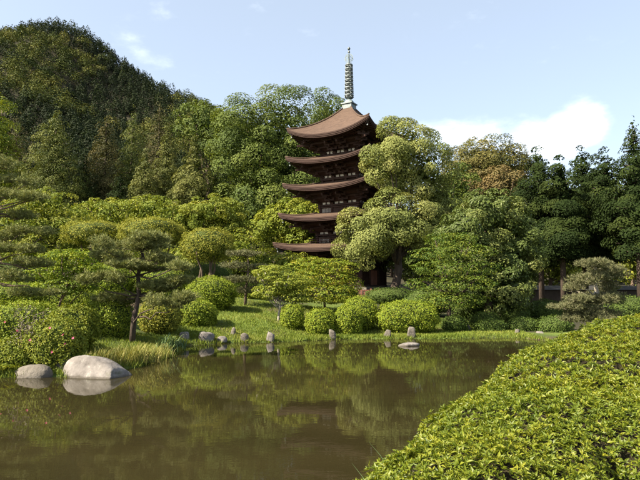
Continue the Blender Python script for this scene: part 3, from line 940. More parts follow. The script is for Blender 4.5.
    for z, r in ((top - .5, .17), (top - .05, .2)):
        MB().lathe([(.01, -r), (r * .7, -r * .7), (r, 0), (r * .75, r * .6), (.02, r * 1.4)], 12, (0, 0, z)).build('jewel', M['metal'], sp, True)
pagoda()

# plank fence before the pagoda
def fence():
    a, b = P(352, 290, 60), P(399, 290, 60)
    g = gz((a[0] + b[0]) / 2, 60)
    root = empty('wooden_fence', (a[0], 60, g))
    L = b[0] - a[0]
    for i in range(6):
        x = L * i / 5
        MB().box((x, 0, .62 if i < 4 else .45), (.16, .16, 1.3 if i < 4 else .95)).build('post', M['wood_red'], root)
    for i in range(5):
        x0 = L * i / 5 + .1; w = L / 5 - .2
        hgt = 1.0 if i < 3 else .6
        MB().box((x0 + w / 2, 0, hgt + .08), (w, .12, .1)).build('rail', M['wood_red'], root)
        n = 5
        for q in range(n):
            MB().box((x0 + w * (q + .5) / n, .01, hgt / 2 + .05), (w / n - .03, .06, hgt - .05)).build('plank', M['wood_red'], root)
    tag(root, 'low reddish plank fence below the pagoda beside the dark tree trunk', 'fence')
fence()

# old garden wall in the shade of the cedars
def garden_wall():
    root = empty('garden_wall', (17.5, 66, gz(17.5, 66)))
    g = MB().box((8, 0, .9), (24, .45, 2.1)).build('wall_face', M['earth'], root)
    MB().box((8, 0, -.02), (24.3, .7, .6)).build('stone_footing', M['stone_dark'], root)
    mb = MB()
    mb.add([(-4.3, -.7, 1.95), (20.3, -.7, 1.95), (20.3, 0, 2.45), (-4.3, 0, 2.45), (-4.3, .7, 1.95), (20.3, .7, 1.95)], [(0, 1, 2, 3), (3, 2, 5, 4), (1, 0, 4, 5), (0, 3, 4), (1, 5, 2)])
    mb.build('tile_coping', M['tile'], root)
    tag(root, 'old plaster garden wall with tile coping in shade behind the cedar trunks', 'wall')
garden_wall()

# ------------------------------------------------------------------ trees round the pagoda
broad_tree('camphor_tree', 'huge dark green camphor tree filling the gap between mountain and pagoda', 'tree', 262, 88,
           [(255, 165, 42, 62, 0), (285, 128, 36, 36, 2), (235, 150, 22, 40, -2), (300, 175, 30, 40, 0), (262, 210, 45, 35, -3)], 'camphor', 50000, 2.0, .33, .8, limbs=18)
broad_tree('camphor_tree', 'green tree crown peeking out directly behind the top pagoda roof', 'tree', 328, 98,
           [(327, 118, 20, 27, 0), (318, 150, 25, 30, 0), (338, 140, 20, 30, 0)], 'camphor', 18000, 1.5, .3, .6, limbs=8)
broad_tree('young_camphor_tree', 'pale green low tree at the foot of the pagoda, left of its lower roofs', 'tree', 290, 77,
           [(296, 220, 28, 18, 0), (270, 232, 22, 18, 0), (305, 240, 22, 14, 0)], 'fresh', 9000, .9, .36, .3)
broad_tree('laurel_tree', 'low green tree filling the gap before the lowest pagoda roof on its left', 'tree', 276, 63,
           [(256, 262, 22, 13, 0), (288, 266, 24, 11, 0), (240, 270, 20, 14, 0), (280, 276, 34, 12, 0)], 'fresh', 9000, .6, .24, .2, squash=.65, upw=.4, jit=.45, ragged=True)
broad_tree('pale_tree', 'tall pale yellowish green tree overlapping the right side of the pagoda', 'tree', 392, 56,
           [(404, 148, 28, 27, 1), (389, 164, 21, 22, 0), (424, 172, 24, 26, 1), (404, 180, 26, 16, 2), (370, 238, 29, 25, -1), (398, 224, 30, 26, -1.5), (428, 222, 22, 24, 0), (440, 200, 14, 16, 2)],
           'pale_tree', 52000, 1.15, .2, .42, bark='bark_dark', limbs=26, density=.95)
broad_tree('oak_tree', 'glossy dense green tree leaning out over the far pond shore', 'tree', 490, 42,
           [(490, 218, 34, 26, 1), (464, 232, 24, 24, 0), (512, 250, 24, 40, 1), (478, 262, 36, 40, 1), (505, 290, 26, 28, 0), (455, 285, 20, 20, 1)], 'oak', 35000, .65, .195, .3, bark='bark_dark', limbs=16)  # left lobe added to the crown to cast shade on the bank
def maple(name, label, base_px, D, layers, mat, n, leaf, trunk_r, group=None, bark='bark', clump=.5):
    return broad_tree(name, label, 'maple tree', base_px, D, layers, mat, n, clump, leaf, trunk_r, bark, group, limbs=16, fork_t=.6, squash=.32, upw=.9, jit=.35, density=1.3, fill=.35, vspread=.4)
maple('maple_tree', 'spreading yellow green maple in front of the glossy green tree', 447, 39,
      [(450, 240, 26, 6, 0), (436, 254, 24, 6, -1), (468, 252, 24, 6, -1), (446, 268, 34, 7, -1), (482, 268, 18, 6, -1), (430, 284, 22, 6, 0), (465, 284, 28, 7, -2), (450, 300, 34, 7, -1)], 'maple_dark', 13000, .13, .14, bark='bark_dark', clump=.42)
broad_tree('rusty_dome_tree', 'wide domed tree with rusty new leaves above the glossy tree', 'tree', 488, 92,
           [(486, 166, 38, 26, 0), (505, 178, 28, 26, 0), (465, 180, 24, 24, 0)], 'rust_tree', 34000, 1.3, .28, .5, density=1.35)
broad_tree('reddish_tree', 'reddish brown tree crown between the rusty dome and the cedars', 'tree', 503, 82,
           [(500, 190, 24, 22, 0), (470, 195, 22, 20, 0), (515, 215, 20, 25, 0)], 'red_tree', 13000, 1.0, .32, .4)
broad_tree('shade_tree', 'dark green tree filling the shade between the pale tree and the oak', 'tree', 440, 70,
           [(440, 215, 26, 35, 0), (420, 255, 40, 28, 0), (455, 190, 20, 22, 3)], 'camphor', 11000, 1.1, .36, .4, bark='bark_dark')
# dark cedars on the right
for i, (px, top, bot, hw, D, tr, w) in enumerate((
        (537, 150, 262, 27, 57, .26, 'first dark cedar, right beside the glossy green tree'),
        (559, 158, 258, 24, 54, .28, 'second dark cedar from the glossy tree, with a slender trunk'),
        (580, 148, 262, 27, 60, .28, 'dark cedar standing directly behind the layered pine'),
        (604, 150, 258, 26, 56, .3, 'dark cedar between the layered pine and the thick trunk'),
        (636, 150, 252, 32, 50, .44, 'dark cedar with the thickest trunk at the right edge'),
        (662, 140, 255, 30, 54, .4, 'dark cedar cut off by the right picture edge'))):
    conifer('cedar_tree', w, px, top, bot, hw, D, 'cedar', 21000, 1.05, .235, tr, 'bark_dark', 'dark cedars on the right shore', power=.5, cat='cedar', droop=.1)
conifer('tall_conifer', 'sparse dark conifer tip rising above the cedars at right', 632, 117, 180, 13, 66, 'cedar', 2600, .5, .26, .22, 'bark_dark', power=.7, sparse=.7)
conifer('far_conifer', 'small dark conifer tip just right of the top pagoda roof', 390, 119, 200, 14, 110, 'cedar', 5000, .8, .34, .25, power=.6)
for i, (px, D, lb, mt, w) in enumerate((
        (548, 84, [(548, 240, 26, 26, 0), (560, 268, 24, 18, 0)], 'yellowgreen', 'sunlit yellow green tree seen between the first two cedar trunks'),
        (585, 92, [(588, 235, 28, 30, 0), (600, 262, 26, 20, 0)], 'fresh', 'green tree behind the cedar above the layered pine'),
        (630, 88, [(628, 235, 30, 34, 0), (640, 265, 26, 20, 0)], 'yellowgreen', 'yellow green tree glimpsed behind the thickest cedar trunk'),
        (520, 78, [(520, 245, 24, 30, 0), (515, 275, 26, 20, 0)], 'camphor', 'dark tree in the gap right of the glossy tree'))):
    broad_tree('background_tree', w, 'tree', px, D, lb, mt, 5000, 1.0, .42, .3, group='trees behind the cedars')

# conifers at the foot of the mountain
for px, top, bot, hw, D, mt, n, cl, w in (
        (57, 104, 222, 31, 92, 'cedar_mid', 26000, 1.2, 'broad yellowish cedar at the left foot of the mountain'),
        (107, 110, 218, 20, 98, 'cedar_brown', 13000, 1.05, 'brownish narrow cedar right of the broad yellowish one'),
        (133, 106, 218, 17, 102, 'cedar_mid', 12000, 1.05, 'tall thin cedar between the two brownish ones'),
        (160, 96, 200, 17, 116, 'cedar_brown', 10000, 1.1, 'brownish cedar rising highest on the slope behind the cypresses'),
        (18, 112, 215, 17, 106, 'cedar_brown', 9000, 1.15, 'brown green cedar behind the broad one near the left edge'),
        (167, 128, 222, 17, 90, 'cedar_green', 14000, .9, 'green pointed cypress behind the umbrella shaped shrubs'),
        (196, 138, 226, 24, 84, 'cedar_green', 20000, 1.0, 'broad light green cypress left of the camphor tree'),
        (146, 150, 222, 15, 86, 'cedar_green', 8000, .85, 'small green cypress left of the pointed one'),
        (86, 150, 224, 18, 96, 'cedar', 6500, 1.1, 'dark cedar low between the broad and the brownish cedars'),
        (121, 170, 224, 16, 92, 'cedar', 6000, 1.0, 'dark low cypress below the tall thin cedar')):
    conifer('cedar_tree' if 'cedar' in w.split(' and ')[0] else 'cypress_tree', w, px, top, bot, hw * 1.12, D, mt, n, cl, .27, .35, group='conifers at the foot of the mountain', power=.82)
broad_tree('oak_tree', 'yellowish broadleaf tree at the left picture edge above the pine', 'tree', 0, 96, [(-6, 130, 18, 38, 0), (-4, 170, 22, 40, 0)], 'fresh', 7000, 1.3, .42, .4)
broad_tree('oak_tree', 'dark broadleaf tree on the slope left of the camphor crown', 'tree', 205, 118, [(203, 125, 26, 22, 0), (220, 145, 20, 25, 0)], 'camphor', 7000, 1.4, .5, .5)
broad_tree('laurel_tree', 'yellow green tree behind the umbrella shaped shrub near the camphor', 'tree', 218, 60,
           [(215, 214, 26, 14, 0), (228, 232, 16, 18, 0), (196, 222, 18, 12, 0)], 'yellowgreen', 9000, .6, .24, .2, squash=.65, upw=.4, jit=.45, ragged=True)
broad_tree('laurel_tree', 'light green low tree under the dark cypress, behind the golden dome', 'tree', 130, 62,
           [(105, 216, 34, 12, 0), (150, 214, 34, 12, 0), (178, 228, 20, 16, 0)], 'fresh', 9000, .7, .26, .2, squash=.65, upw=.4, jit=.45, ragged=True)
broad_tree('laurel_tree', 'yellow green tree behind the big pine at the left edge', 'tree', 45, 52,
           [(45, 205, 26, 14, 0), (20, 222, 34, 18, 0), (62, 228, 26, 18, 0), (30, 250, 40, 18, -1)], 'yellowgreen', 12000, .55, .22, .2, squash=.65, upw=.4, jit=.45, ragged=True)
broad_tree('laurel_tree', 'green tree behind the stems of the golden dome shrub', 'tree', 120, 55,
           [(85, 250, 32, 16, 0), (135, 258, 32, 14, 0), (185, 258, 30, 16, 0), (240, 250, 20, 16, 2)], 'fresh', 11000, .5, .2, .15, squash=.65, upw=.4, jit=.45, ragged=True)
maple('maple_tree', 'young bright green maple behind the flowering azalea on the left', 58, 30,
      [(70, 258, 26, 8, 0), (55, 272, 24, 8, 0), (88, 272, 18, 7, 0), (66, 286, 26, 8, 0)], 'maple', 7000, .13, .06, clump=.32)

# stemmed domes and clipped shrubs
shrub('umbrella_shrub', 'golden clipped dome shrub behind the trunked pine', (122, 218, 182, 246), 47, 'clipped_gold', 11000, .12, stems=5, bump=.09)
shrub('umbrella_shrub', 'dull golden clipped dome shrub left of the trunked pine', (66, 221, 124, 246), 49, 'clipped_gold', 9000, .12, stems=4, bump=.09)
shrub('umbrella_shrub', 'umbrella shaped clipped shrub on forked stems below the camphor', (182, 228, 234, 262), 46, 'clipped_gold', 11000, .11, stems=6, power=2.2, bump=.08)
for box, D, mt, n, lf, w in (
        ((188, 277, 235, 311), 39, 'clipped', 11000, .10, 'large round clipped shrub below the umbrella shaped one'),
        ((173, 300, 216, 332), 34, 'clipped', 9000, .10, 'bushy clipped shrub at the shore right of the trunked pine'),
        ((281, 305, 304, 330), 35.2, 'clipped', 5000, .09, 'smallest round shrub beside the slender maple stem'),
        ((306, 309, 335, 338), 34.6, 'clipped', 7000, .09, 'round shrub on the shore, leftmost of the close row of three'),
        ((334, 306, 362, 338), 34.8, 'clipped', 7000, .09, 'tall egg shaped shrub on the shore, middle of the row of three'),
        ((342, 297, 378, 330), 36.6, 'clipped', 8000, .09, 'round shrub behind the egg shaped one, below the fence'),
        ((377, 301, 438, 333), 36.0, 'clipped', 12000, .095, 'widest clipped shrub on the shore, behind the tall upright stone'),
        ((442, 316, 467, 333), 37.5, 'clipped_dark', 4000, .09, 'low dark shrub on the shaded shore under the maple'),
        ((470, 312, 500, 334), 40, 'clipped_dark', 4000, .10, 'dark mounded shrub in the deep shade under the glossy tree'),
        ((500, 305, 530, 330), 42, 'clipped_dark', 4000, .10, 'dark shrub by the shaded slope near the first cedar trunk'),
        ((82, 264, 132, 290), 40, 'clipped', 8000, .11, 'low clipped yellow green hedge behind the young maple'),
        ((130, 266, 186, 294), 41, 'clipped', 8000, .11, 'low clipped hedge behind the trunk of the pine'),
        ((140, 298, 180, 330), 30.5, 'clipped_gold', 7000, .09, 'orange tinged azalea right of the pine trunk'),
        ((86, 298, 134, 345), 26.5, 'clipped', 8000, .09, 'green shrub behind the boulder left of the pine trunk'),
        ((225, 282, 262, 305), 47, 'clipped', 6000, .11, 'pale shrub behind the small pine on the lawn'),
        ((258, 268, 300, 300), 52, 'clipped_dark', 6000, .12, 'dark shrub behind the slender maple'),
        ((-15, 281, 46, 312), 33, 'clipped', 8000, .10, 'yellow green clipped shrub behind the azaleas at the left edge'),
        ((40, 288, 98, 314), 34, 'clipped', 8000, .10, 'wide clipped shrub behind the young maple stem'),
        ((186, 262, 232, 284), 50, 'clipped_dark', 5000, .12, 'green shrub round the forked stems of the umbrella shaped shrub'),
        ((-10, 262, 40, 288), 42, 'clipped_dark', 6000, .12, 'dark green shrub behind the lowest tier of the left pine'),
        ((405, 288, 450, 308), 47, 'clipped_dark', 5000, .11, 'dark shrub added to fill the shade beneath the maple by the pale tree'),  # dark fill shrubs, shade beneath the trees put into their leaf colour
        ((450, 292, 500, 314), 46, 'clipped_dark', 5000, .11, 'dark shrub added to fill the shade beneath the glossy tree trunk'),
        ((528, 300, 562, 326), 44, 'clipped_dark', 5000, .11, 'dark shrub added as shade between the first two cedar trunks'),  # added dark growth, stands in for the shade under the cedars
        ((556, 298, 600, 324), 46, 'clipped_dark', 5000, .11, 'dark shrub added as shade behind the layered pine'),
        ((606, 296, 650, 322), 43, 'clipped_dark', 5000, .11, 'dark shrub added as shade by the thickest cedar trunk'),
        ((476, 319, 506, 336), 37.5, 'clipped_dark', 3500, .10, 'low dark shrub added to darken the waterline under the glossy tree'),  # added dark shrubs, darken the bright bank in place of shade
        ((508, 318, 540, 337), 38, 'clipped_dark', 3500, .10, 'low dark shrub added to darken the waterline below the first cedar'),
        ((538, 316, 572, 338), 37, 'clipped_dark', 3500, .10, 'low dark shrub added to darken the shore just behind the near hedge'),
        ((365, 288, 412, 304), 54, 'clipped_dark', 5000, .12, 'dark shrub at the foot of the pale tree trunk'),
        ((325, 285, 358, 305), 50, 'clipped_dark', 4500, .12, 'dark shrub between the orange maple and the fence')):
    shrub('clipped_shrub', w, box, D, mt, n, lf, bump=.07, dr=.6 if 'widest' in w else .9)

# maples on the lawn
maple('maple_tree', 'slender green maple with pale stem on the lawn', 279, 37, [(272, 274, 18, 8, 0), (288, 282, 20, 9, 0), (270, 292, 14, 7, 0), (296, 296, 14, 7, 0)], 'fresh', 8000, .13, .07, clump=.36, bark='bark_pale')
maple('maple_tree', 'orange tipped bright maple in front of the pagoda foot', 325, 43, [(312, 266, 22, 8, 0), (336, 268, 20, 8, 0), (322, 278, 32, 8, 0), (346, 284, 16, 8, 0), (300, 284, 18, 8, 0), (325, 294, 30, 9, -1)], 'maple_orange', 12000, .15, .09, clump=.42)

# pines
pine_tree('pine_tree', 'trained pine with dark curved trunk on the left bank', [(132, 337, 0), (134, 318, 0), (139, 295, .1), (138, 275, 0), (143, 258, 0), (141, 248, 0)], .12,
          [(143, 245, 38, 10, 0), (112, 258, 24, 8, .4), (172, 262, 28, 8, -.3), (106, 280, 28, 8, -.2), (170, 284, 30, 8, .4), (118, 297, 24, 7, .5), (172, 300, 30, 8, -.6), (150, 270, 14, 5, .8), (128, 245, 18, 6, 1), (141, 243, 15, 9, 0), (152, 240, 14, 8, -.2), (130, 270, 17, 7, -.5), (155, 288, 16, 7, -.4)],
          25.5, 'pine', 9000, 8, .17, .02, bark='bark_dark')
pine_tree('pine_tree', 'big pine reaching in from the left picture edge in tiers', [(-45, 310, 0), (-42, 260, 0), (-38, 210, 0), (-36, 165, 0)], .22,
          [(5, 178, 36, 9, 0), (20, 196, 30, 7, -.5), (0, 214, 36, 8, .6), (24, 232, 32, 7, 0), (5, 250, 34, 7, -.6), (32, 262, 30, 6, .4), (8, 278, 40, 7, 0), (-20, 195, 30, 9, .5), (-20, 240, 30, 9, .2), (40, 292, 26, 5, -.3), (-10, 160, 26, 8, 0)],
          25, 'pine', 7000, 8, .16, .02, bark='bark')
pine_tree('pine_tree', 'small grey green pine on the lawn near the umbrella shrub', [(245, 309, 0), (246, 290, 0), (248, 272, 0), (248, 258, 0)], .11,
          [(246, 254, 14, 5, 0), (236, 266, 12, 4, 0), (258, 266, 12, 4, 0.3), (240, 280, 14, 4, -.3), (260, 284, 12, 4, 0), (250, 294, 14, 4, .5)], 42, 'pine_grey', 1800, 9, .2, .03, bark='bark')
pine_tree('layered_pine', 'wide layered grey green pine under the dark cedars at right', [(597, 322, 0), (596, 310, 0), (598, 295, 0), (594, 280, 0), (596, 268, 0)], .12,
          [(597, 268, 26, 7, 0), (584, 279, 20, 8, -.4), (610, 280, 15, 8, .2), (596, 290, 28, 8, .5), (582, 301, 20, 8, -.2), (610, 302, 18, 8, -.3), (594, 313, 30, 8, -.6), (572, 310, 16, 6, 0), (600, 322, 34, 6, -.4)], 27, 'pine_grey', 8000, 8, .14, .02, bark='bark_pale')

# ------------------------------------------------------------------ left bank: azaleas, flowers, fern, boulder
def azalea(label, box, D, mat, n, leaf, flowers, lichen=False, dr=.7):
    root = shrub('azalea', label, box, D, mat, n, leaf, dr=dr, power=2.3, bump=.11, cat='azalea', deep=.22)
    x0, y0, x1, y1 = box
    if flowers:
        pm = MB()
        for a in range(5):
            t = a * 1.2566
            ca, sa = math.cos(t), math.sin(t)
            pm.add([(0, 0, 0), (.02 * ca - .02 * sa, .02 * sa + .02 * ca, .015), (.055 * ca, .055 * sa, .02), (.02 * ca + .02 * sa, .02 * sa - .02 * ca, .015)], [(0, 1, 2, 3)])
        fm = pm.mesh('flower')
        for px, py in flowers:
            p = P(px, py, D - (x1 - x0) / 2 * D / F * dr * RNG.uniform(.75, 1.0))
            o = link('flower', fm, M['petal'], root, tuple(p - np.array(root.location)))
            o.rotation_euler = (math.radians(60) + RNG.normal() * .3, RNG.normal() * .4, RNG.normal() * .6)
            o.scale = (.95,) * 3
    return root
azalea('low leafy azalea overhanging the flat brownish rock', (-14, 340, 34, 378), 20.2, 'fresh', 7000, .08, [])
azalea('pink flowered azalea just left of the boulder', (28, 318, 82, 377), 20.3, 'fresh', 9000, .085,
       [(17 + 0, 331), (50, 328), (63, 335), (73, 338), (65, 344), (40, 345), (52, 352), (30, 340)])
azalea('spreading yellow green azalea above the flowering one', (-20, 302, 62, 350), 22.6, 'clipped', 12000, .085, [(5, 322), (22, 318)])
azalea('bright green azalea between the flowering one and the young maple', (50, 306, 96, 350), 22.8, 'fresh', 8000, .085, [])
def twig_shrub(label, px, py0, D, n, h_px, spread_px):
    b = on_ground(px, D)
    root = empty('lichened_bush', tuple(b))
    mb = MB(); C, T = [], []
    s = D / F
    ztop = P(px, py0, D)[2] - b[2]
    for i in range(n):
        e = np.array((RNG.normal() * spread_px * s * .55, RNG.normal() * .5 - .2, ztop * RNG.uniform(.75, 1.05)))
        st = np.array((RNG.normal() * .2, RNG.normal() * .2, 0))
        pth = limb_path(st, e, sag=.05, wig=.2)
        mb.tube(pth, np.linspace(.02, .008, 6), 5)
        for q in range(9):
            p = pth[RNG.integers(2, 6)]
            d = rdir(1)[0] * .28 + np.array((0, 0, .12))
            mb.tube([p, p + d], [.008, .003], 3)
            C.append(p + d); T.append(d)
    mb.build('twigs', M['bark'], root)
    C = np.repeat(np.array(C), 14, 0) + RNG.normal(size=(len(C) * 14, 3)) * .09
    link('lichen', leaf_mesh('lichen', C, rdir(len(C)), .06 * RNG.uniform(.6, 1.3, len(C)), RNG.random(len(C)), .6), M['lichen'], root)
    tag(root, label, 'bush')
twig_shrub('grey lichened bare bush amid the flowering azalea', 36, 317, 20.3, 9, 30, 34)

def fern(label, px, D, n, length, z_up=.5):
    b = on_ground(px, D)
    root = empty('fern', tuple(b))
    V = MB(); C, N, S, T = [], [], [], []
    for i in range(n):
        a = RNG.uniform(0, 6.28)
        for q in range(14):
            t = (q + 1) / 14
            p = np.array((math.cos(a) * length * t, math.sin(a) * length * t, length * (1.1 * t - .9 * t * t)))
            side = np.array((-math.sin(a), math.cos(a), -.2))
            for sg in (-1, 1):
                ln = .16 * math.sin(math.pi * min(1, t * .9 + .08)) + .03
                C.append(p + side * sg * ln * .5); T.append(side * sg); S.append(ln); N.append((RNG.normal() * .2, RNG.normal() * .2, 1))
    C = np.array(C)
    link('fronds', leaf_mesh('fronds', C, np.array(N, float), np.array(S), RNG.random(len(C)), .4, np.array(T)), M['fresh'], root)
    tag(root, label, 'fern')
fern('bright green fern at the water edge in the left corner', 6, 19.6, 16, .75)
fern('small fern between the two bank stones at left', 22, 20.1, 10, .5)

def rock(name, label, px, py_base, D, w_px, h_px, dr=.7, mat='stone', seed=0, power=2.6, tilt=0., flat=.0, skew=0., cat='rock', group=None, ab=.16, z0=None, ncut=11, prof=None):
    s = D / F
    b = P(px, py_base, D)
    if z0 is not None: b[2] = z0
    bm = bmesh.new(); bmesh.ops.create_icosphere(bm, subdivisions=5 if w_px > 60 else 3, radius=1)
    rx, rz = w_px / 2 * s, h_px * s
    cuts = [(Vector(rdir(1)[0]), RNG.uniform(.74, .95)) for _ in range(ncut)]
    for v in bm.verts:
        d = v.co.normalized()
        k = (abs(d.x) ** power + abs(d.y) ** power + abs(d.z) ** power) ** (-1 / power)
        p = d * k
        for nrm, lim in cuts:
            e = p.dot(nrm)
            if e > lim: p = p - nrm * (e - lim) * .85
        nv = mnoise.fractal(p * 1.6 + Vector((seed, seed * 2, 0)), 1, 2, 5) * ab * .6
        p = p * (1 + nv)
        z = p.z
        if prof and z > 0:
            ex = max(1e-3, 1 - abs(p.x) ** power) ** (1 / power)
            z *= min(1.6, float(np.interp(p.x, prof[0], prof[1])) / max(ex, .25))
        if z > 0: x = p.x + skew * z
        else: x = p.x
        v.co = (x * rx, p.y * rx * dr, (max(z, -.35) * rz if z > 0 else z * rz * .5))
    me = bpy.data.meshes.new(name); bm.to_mesh(me); bm.free()
    me.polygons.foreach_set('use_smooth', [True] * len(me.polygons))
    o = link(name, me, M[mat], None, tuple(b))
    if name == 'shore_stone': tilt = RNG.normal() * .14
    o.rotation_euler = (0, tilt, RNG.uniform(-.4, .4))
    return tag(o, label, cat, group)
rock('boulder', 'large pale granite boulder lying at the water edge on the left', 97, 374, 19.6, 70, 19.5, dr=.6, seed=3.3, cat='boulder', power=2.3, z0=-.02, ncut=3, ab=.1, prof=([-1, -.92, -.7, -.3, .1, .5, .8, 1], [.45, .8, .98, 1.0, .93, .66, .36, .1]))
rock('rock', 'flat brownish rock beside the boulder under the azalea', 34, 376, 19.4, 40, 12, dr=.6, mat='stone_dark', seed=7, z0=-.02)
rock('rock', 'dark rock wedged behind the left end of the boulder', 66, 370, 20.1, 22, 18, mat='stone_dark', seed=9, z0=0)
for px, py, D, w, h, mt, lab in (
        (184, 345, 30.2, 11, 8, 'stone', 'leftmost small pale stone on the far shore'),
        (206, 344, 30.6, 17, 10, 'stone', 'peaked pale stone on the shore next to the leftmost one'),
        (222, 343, 30.9, 11, 6, 'stone', 'low flat pale stone right of the peaked one'),
        (233, 334, 32.4, 6, 9, 'stone', 'small square stone standing on the lawn above the shore'),
        (245, 341, 31.4, 9, 9, 'stone', 'whitish leaning stone at the water edge of the lawn'),
        (270, 341, 31.6, 8, 12, 'stone', 'upright squat stone at the water edge under the slender maple'),
        (333, 338, 33.2, 7, 13, 'stone', 'narrow upright stone between the two round shrubs'),
        (387, 336, 33.9, 8, 9, 'stone', 'small pale stone left of the tall upright one'),
        (411, 336, 33.9, 9, 13, 'stone', 'tall upright stone on the shore before the widest clipped shrub'),
        (517, 333, 35.5, 6, 5, 'stone', 'small whitish stone on the dark shaded shore'),
        (540, 334, 36, 9, 3, 'stone', 'flat pale stone on the dark shaded shore'),
        (467, 330, 38, 10, 6, 'stone_dark', 'grey stone beside the low dark shrub'),
        (551, 322, 41, 13, 8, 'stone_dark', 'grey rock on the shaded slope under the cedars')):
    rock('shore_stone', lab, px, py, D, w * .9, h * .8, mat='stone_dark' if px % 2 else mt, seed=RNG.uniform(0, 90), power=4.5, ncut=6, z0=max(-.02, gz((px - 320) / F * D, D) - .03), group='stones along the far shore', ab=.2)
rock('stepping_stone', 'flat stone slab lying in the water off the far shore', 408, 345, 29.6, 22, 3.2, dr=.6, seed=21, power=4, z0=-.01)

# reeds, iris and grass
def tuft(name, label, px, D, n, h, spread, mat, wdt=.02, lean=.5, cat='grass', group=None, bl=None):
    b = on_ground(px, D) if bl is None else np.array(bl)
    b[2] = max(b[2], -.05)
    root = empty(name, tuple(b))
    V, Fc, v = [], [], []
    for i in range(n):
        o = np.array((RNG.normal() * spread, RNG.normal() * spread * .6, -.05))
        a = RNG.uniform(0, 6.28); hh = h * RNG.uniform(.55, 1.1); ln = lean * hh * RNG.uniform(.2, 1.1)
        side = np.array((-math.sin(a), math.cos(a), 0)) * wdt / 2
        vv = RNG.random()
        for q in range(5):
            t = q / 4
            p = o + np.array((math.cos(a) * ln * t * t, math.sin(a) * ln * t * t, hh * (t - .25 * lean * t * t)))
            w = side * (1 - t ** 2.5 * .92)
            V += [p - w, p + w]; v += [vv, vv]
        k = len(V) - 10
        Fc += [(k + 2 * q, k + 2 * q + 1, k + 2 * q + 3, k + 2 * q + 2) for q in range(4)]
    tag(link('blades', np_mesh('blades', np.array(V), np.array(Fc), np.array(v)), M[mat], root), kind='stuff')
    return tag(root, label, cat, group)
for px, D, h, w in ((98, 21.6, .6, 'short reed clump behind the middle of the boulder'), (110, 21.8, .75, 'reed clump behind the right shoulder of the boulder'),
                    (122, 21.6, .8, 'pale reed clump over the right end of the boulder'), (130, 22.0, .95, 'tall pale reed clump just left of the pine base'),
                    (138, 22.2, .85, 'reed clump at the waterline in front of the pine'), (147, 22.8, .9, 'tall reed clump just right of the pine base'),
                    (154, 23.6, .75, 'reed clump bending over the water right of the pine'), (161, 24.4, .7, 'last reed clump before the broad iris')):
    tuft('reed_clump', w, px, D, 150, h, .3, 'reed', .02, .75, group='reeds on the left bank')
tuft('iris_plant', 'broad leaved iris plant at the shore below the bushy clipped shrub', 170, 25.6, 60, .95, .28, 'iris', .07, .6, cat='iris')
tuft('iris_plant', 'small iris plant hanging over the water right of the reeds', 181, 27.6, 40, .6, .22, 'iris', .06, .7, cat='iris')

def bank_grass():
    n = 60000
    x = np.concatenate([RNG.uniform(-9, 13.0, n * 2), RNG.uniform(-14, -5.5, n // 2)]); y = np.concatenate([RNG.uniform(29, 45, n * 2), RNG.uniform(18.5, 29, n // 2)])
    d = pond_sd(x, y)
    lush = np.exp(-np.maximum(d, 0) / 4) + .25
    keep = (d > -.03) & (RNG.random(len(x)) < lush * np.where(x > 8, .55, 1))
    x, y, d = x[keep], y[keep], d[keep]
    m = len(x)
    z = height(x, y)
    h = RNG.uniform(.06, .15, m) + .14 * np.exp(-d / .5) * RNG.random(m)
    a = RNG.uniform(0, 6.28, m)
    tip = np.stack([x + np.cos(a) * h * .5, y + np.sin(a) * h * .5, z + h], 1)
    b = a + RNG.uniform(0, 6.28, m)
    w = .022
    v0 = np.stack([x - np.cos(b) * w, y - np.sin(b) * w, z - .02], 1); v1 = np.stack([x + np.cos(b) * w, y + np.sin(b) * w, z - .02], 1)
    V = np.stack([v0, v1, tip], 1).reshape(-1, 3)
    o = link('bank_grass', np_mesh('bank_grass', V, np.arange(3 * m).reshape(m, 3), np.repeat(np.clip(.5 + .3 * wob(x, y, 1.1) + RNG.normal(size=m) * .18, 0, 1), 3)), M['grass'])
    tag(o, 'long green grass on the far bank of the pond', 'grass', kind='stuff')
bank_grass()

# ------------------------------------------------------------------ near azalea hedge
HX = np.array([[.45, 3.7, 1.55], [1.3, 5.5, 1.72], [2.35, 7.3, 1.9], [3.2, 8.5, 2.1], [4.5, 9.9, 2.3], [7.2, 12.6, 2.42]])
def hedge_edge(y):            # left edge of the hedge (x) along y
    return .07 * np.sin(y * 2.9) + .05 * np.sin(y * 6.1 + 1) + np.interp(y, [2.0, 3.7, 5.5, 7.3, 8.5, 9.9, 12.6, 14], [-.85, -.06, .9, 2.05, 2.93, 4.2, 6.9, 9.5])
def hedge_z(x, y):
    e = x - hedge_edge(y)
    crest = np.interp(y, [1.5, 3, 5, 8, 10, 13], [1.78, 1.86, 2.05, 2.28, 2.38, 2.45])
    prof = np.clip(1 - np.exp(-np.maximum(e, 0) / .45), 0, 1)
    edge_z = np.interp(y, [2, 4, 6, 8, 10, 13], [1.2, 1.35, 1.5, 1.75, 1.95, 2.2])
    z = edge_z + (crest - edge_z) * prof
    z = z + .07 * wob(x, y, 1.5) + .05 * wob(x + 2, y + 5, 2.9) + .03 * wob(x + 7, y + 3, 6.3)
    hol = np.exp(-(((x - 2.0) / .17) ** 2 + ((y - 3.5) / .34) ** 2))      # hollow in the hedge at the near right
    return z - .6 * hol
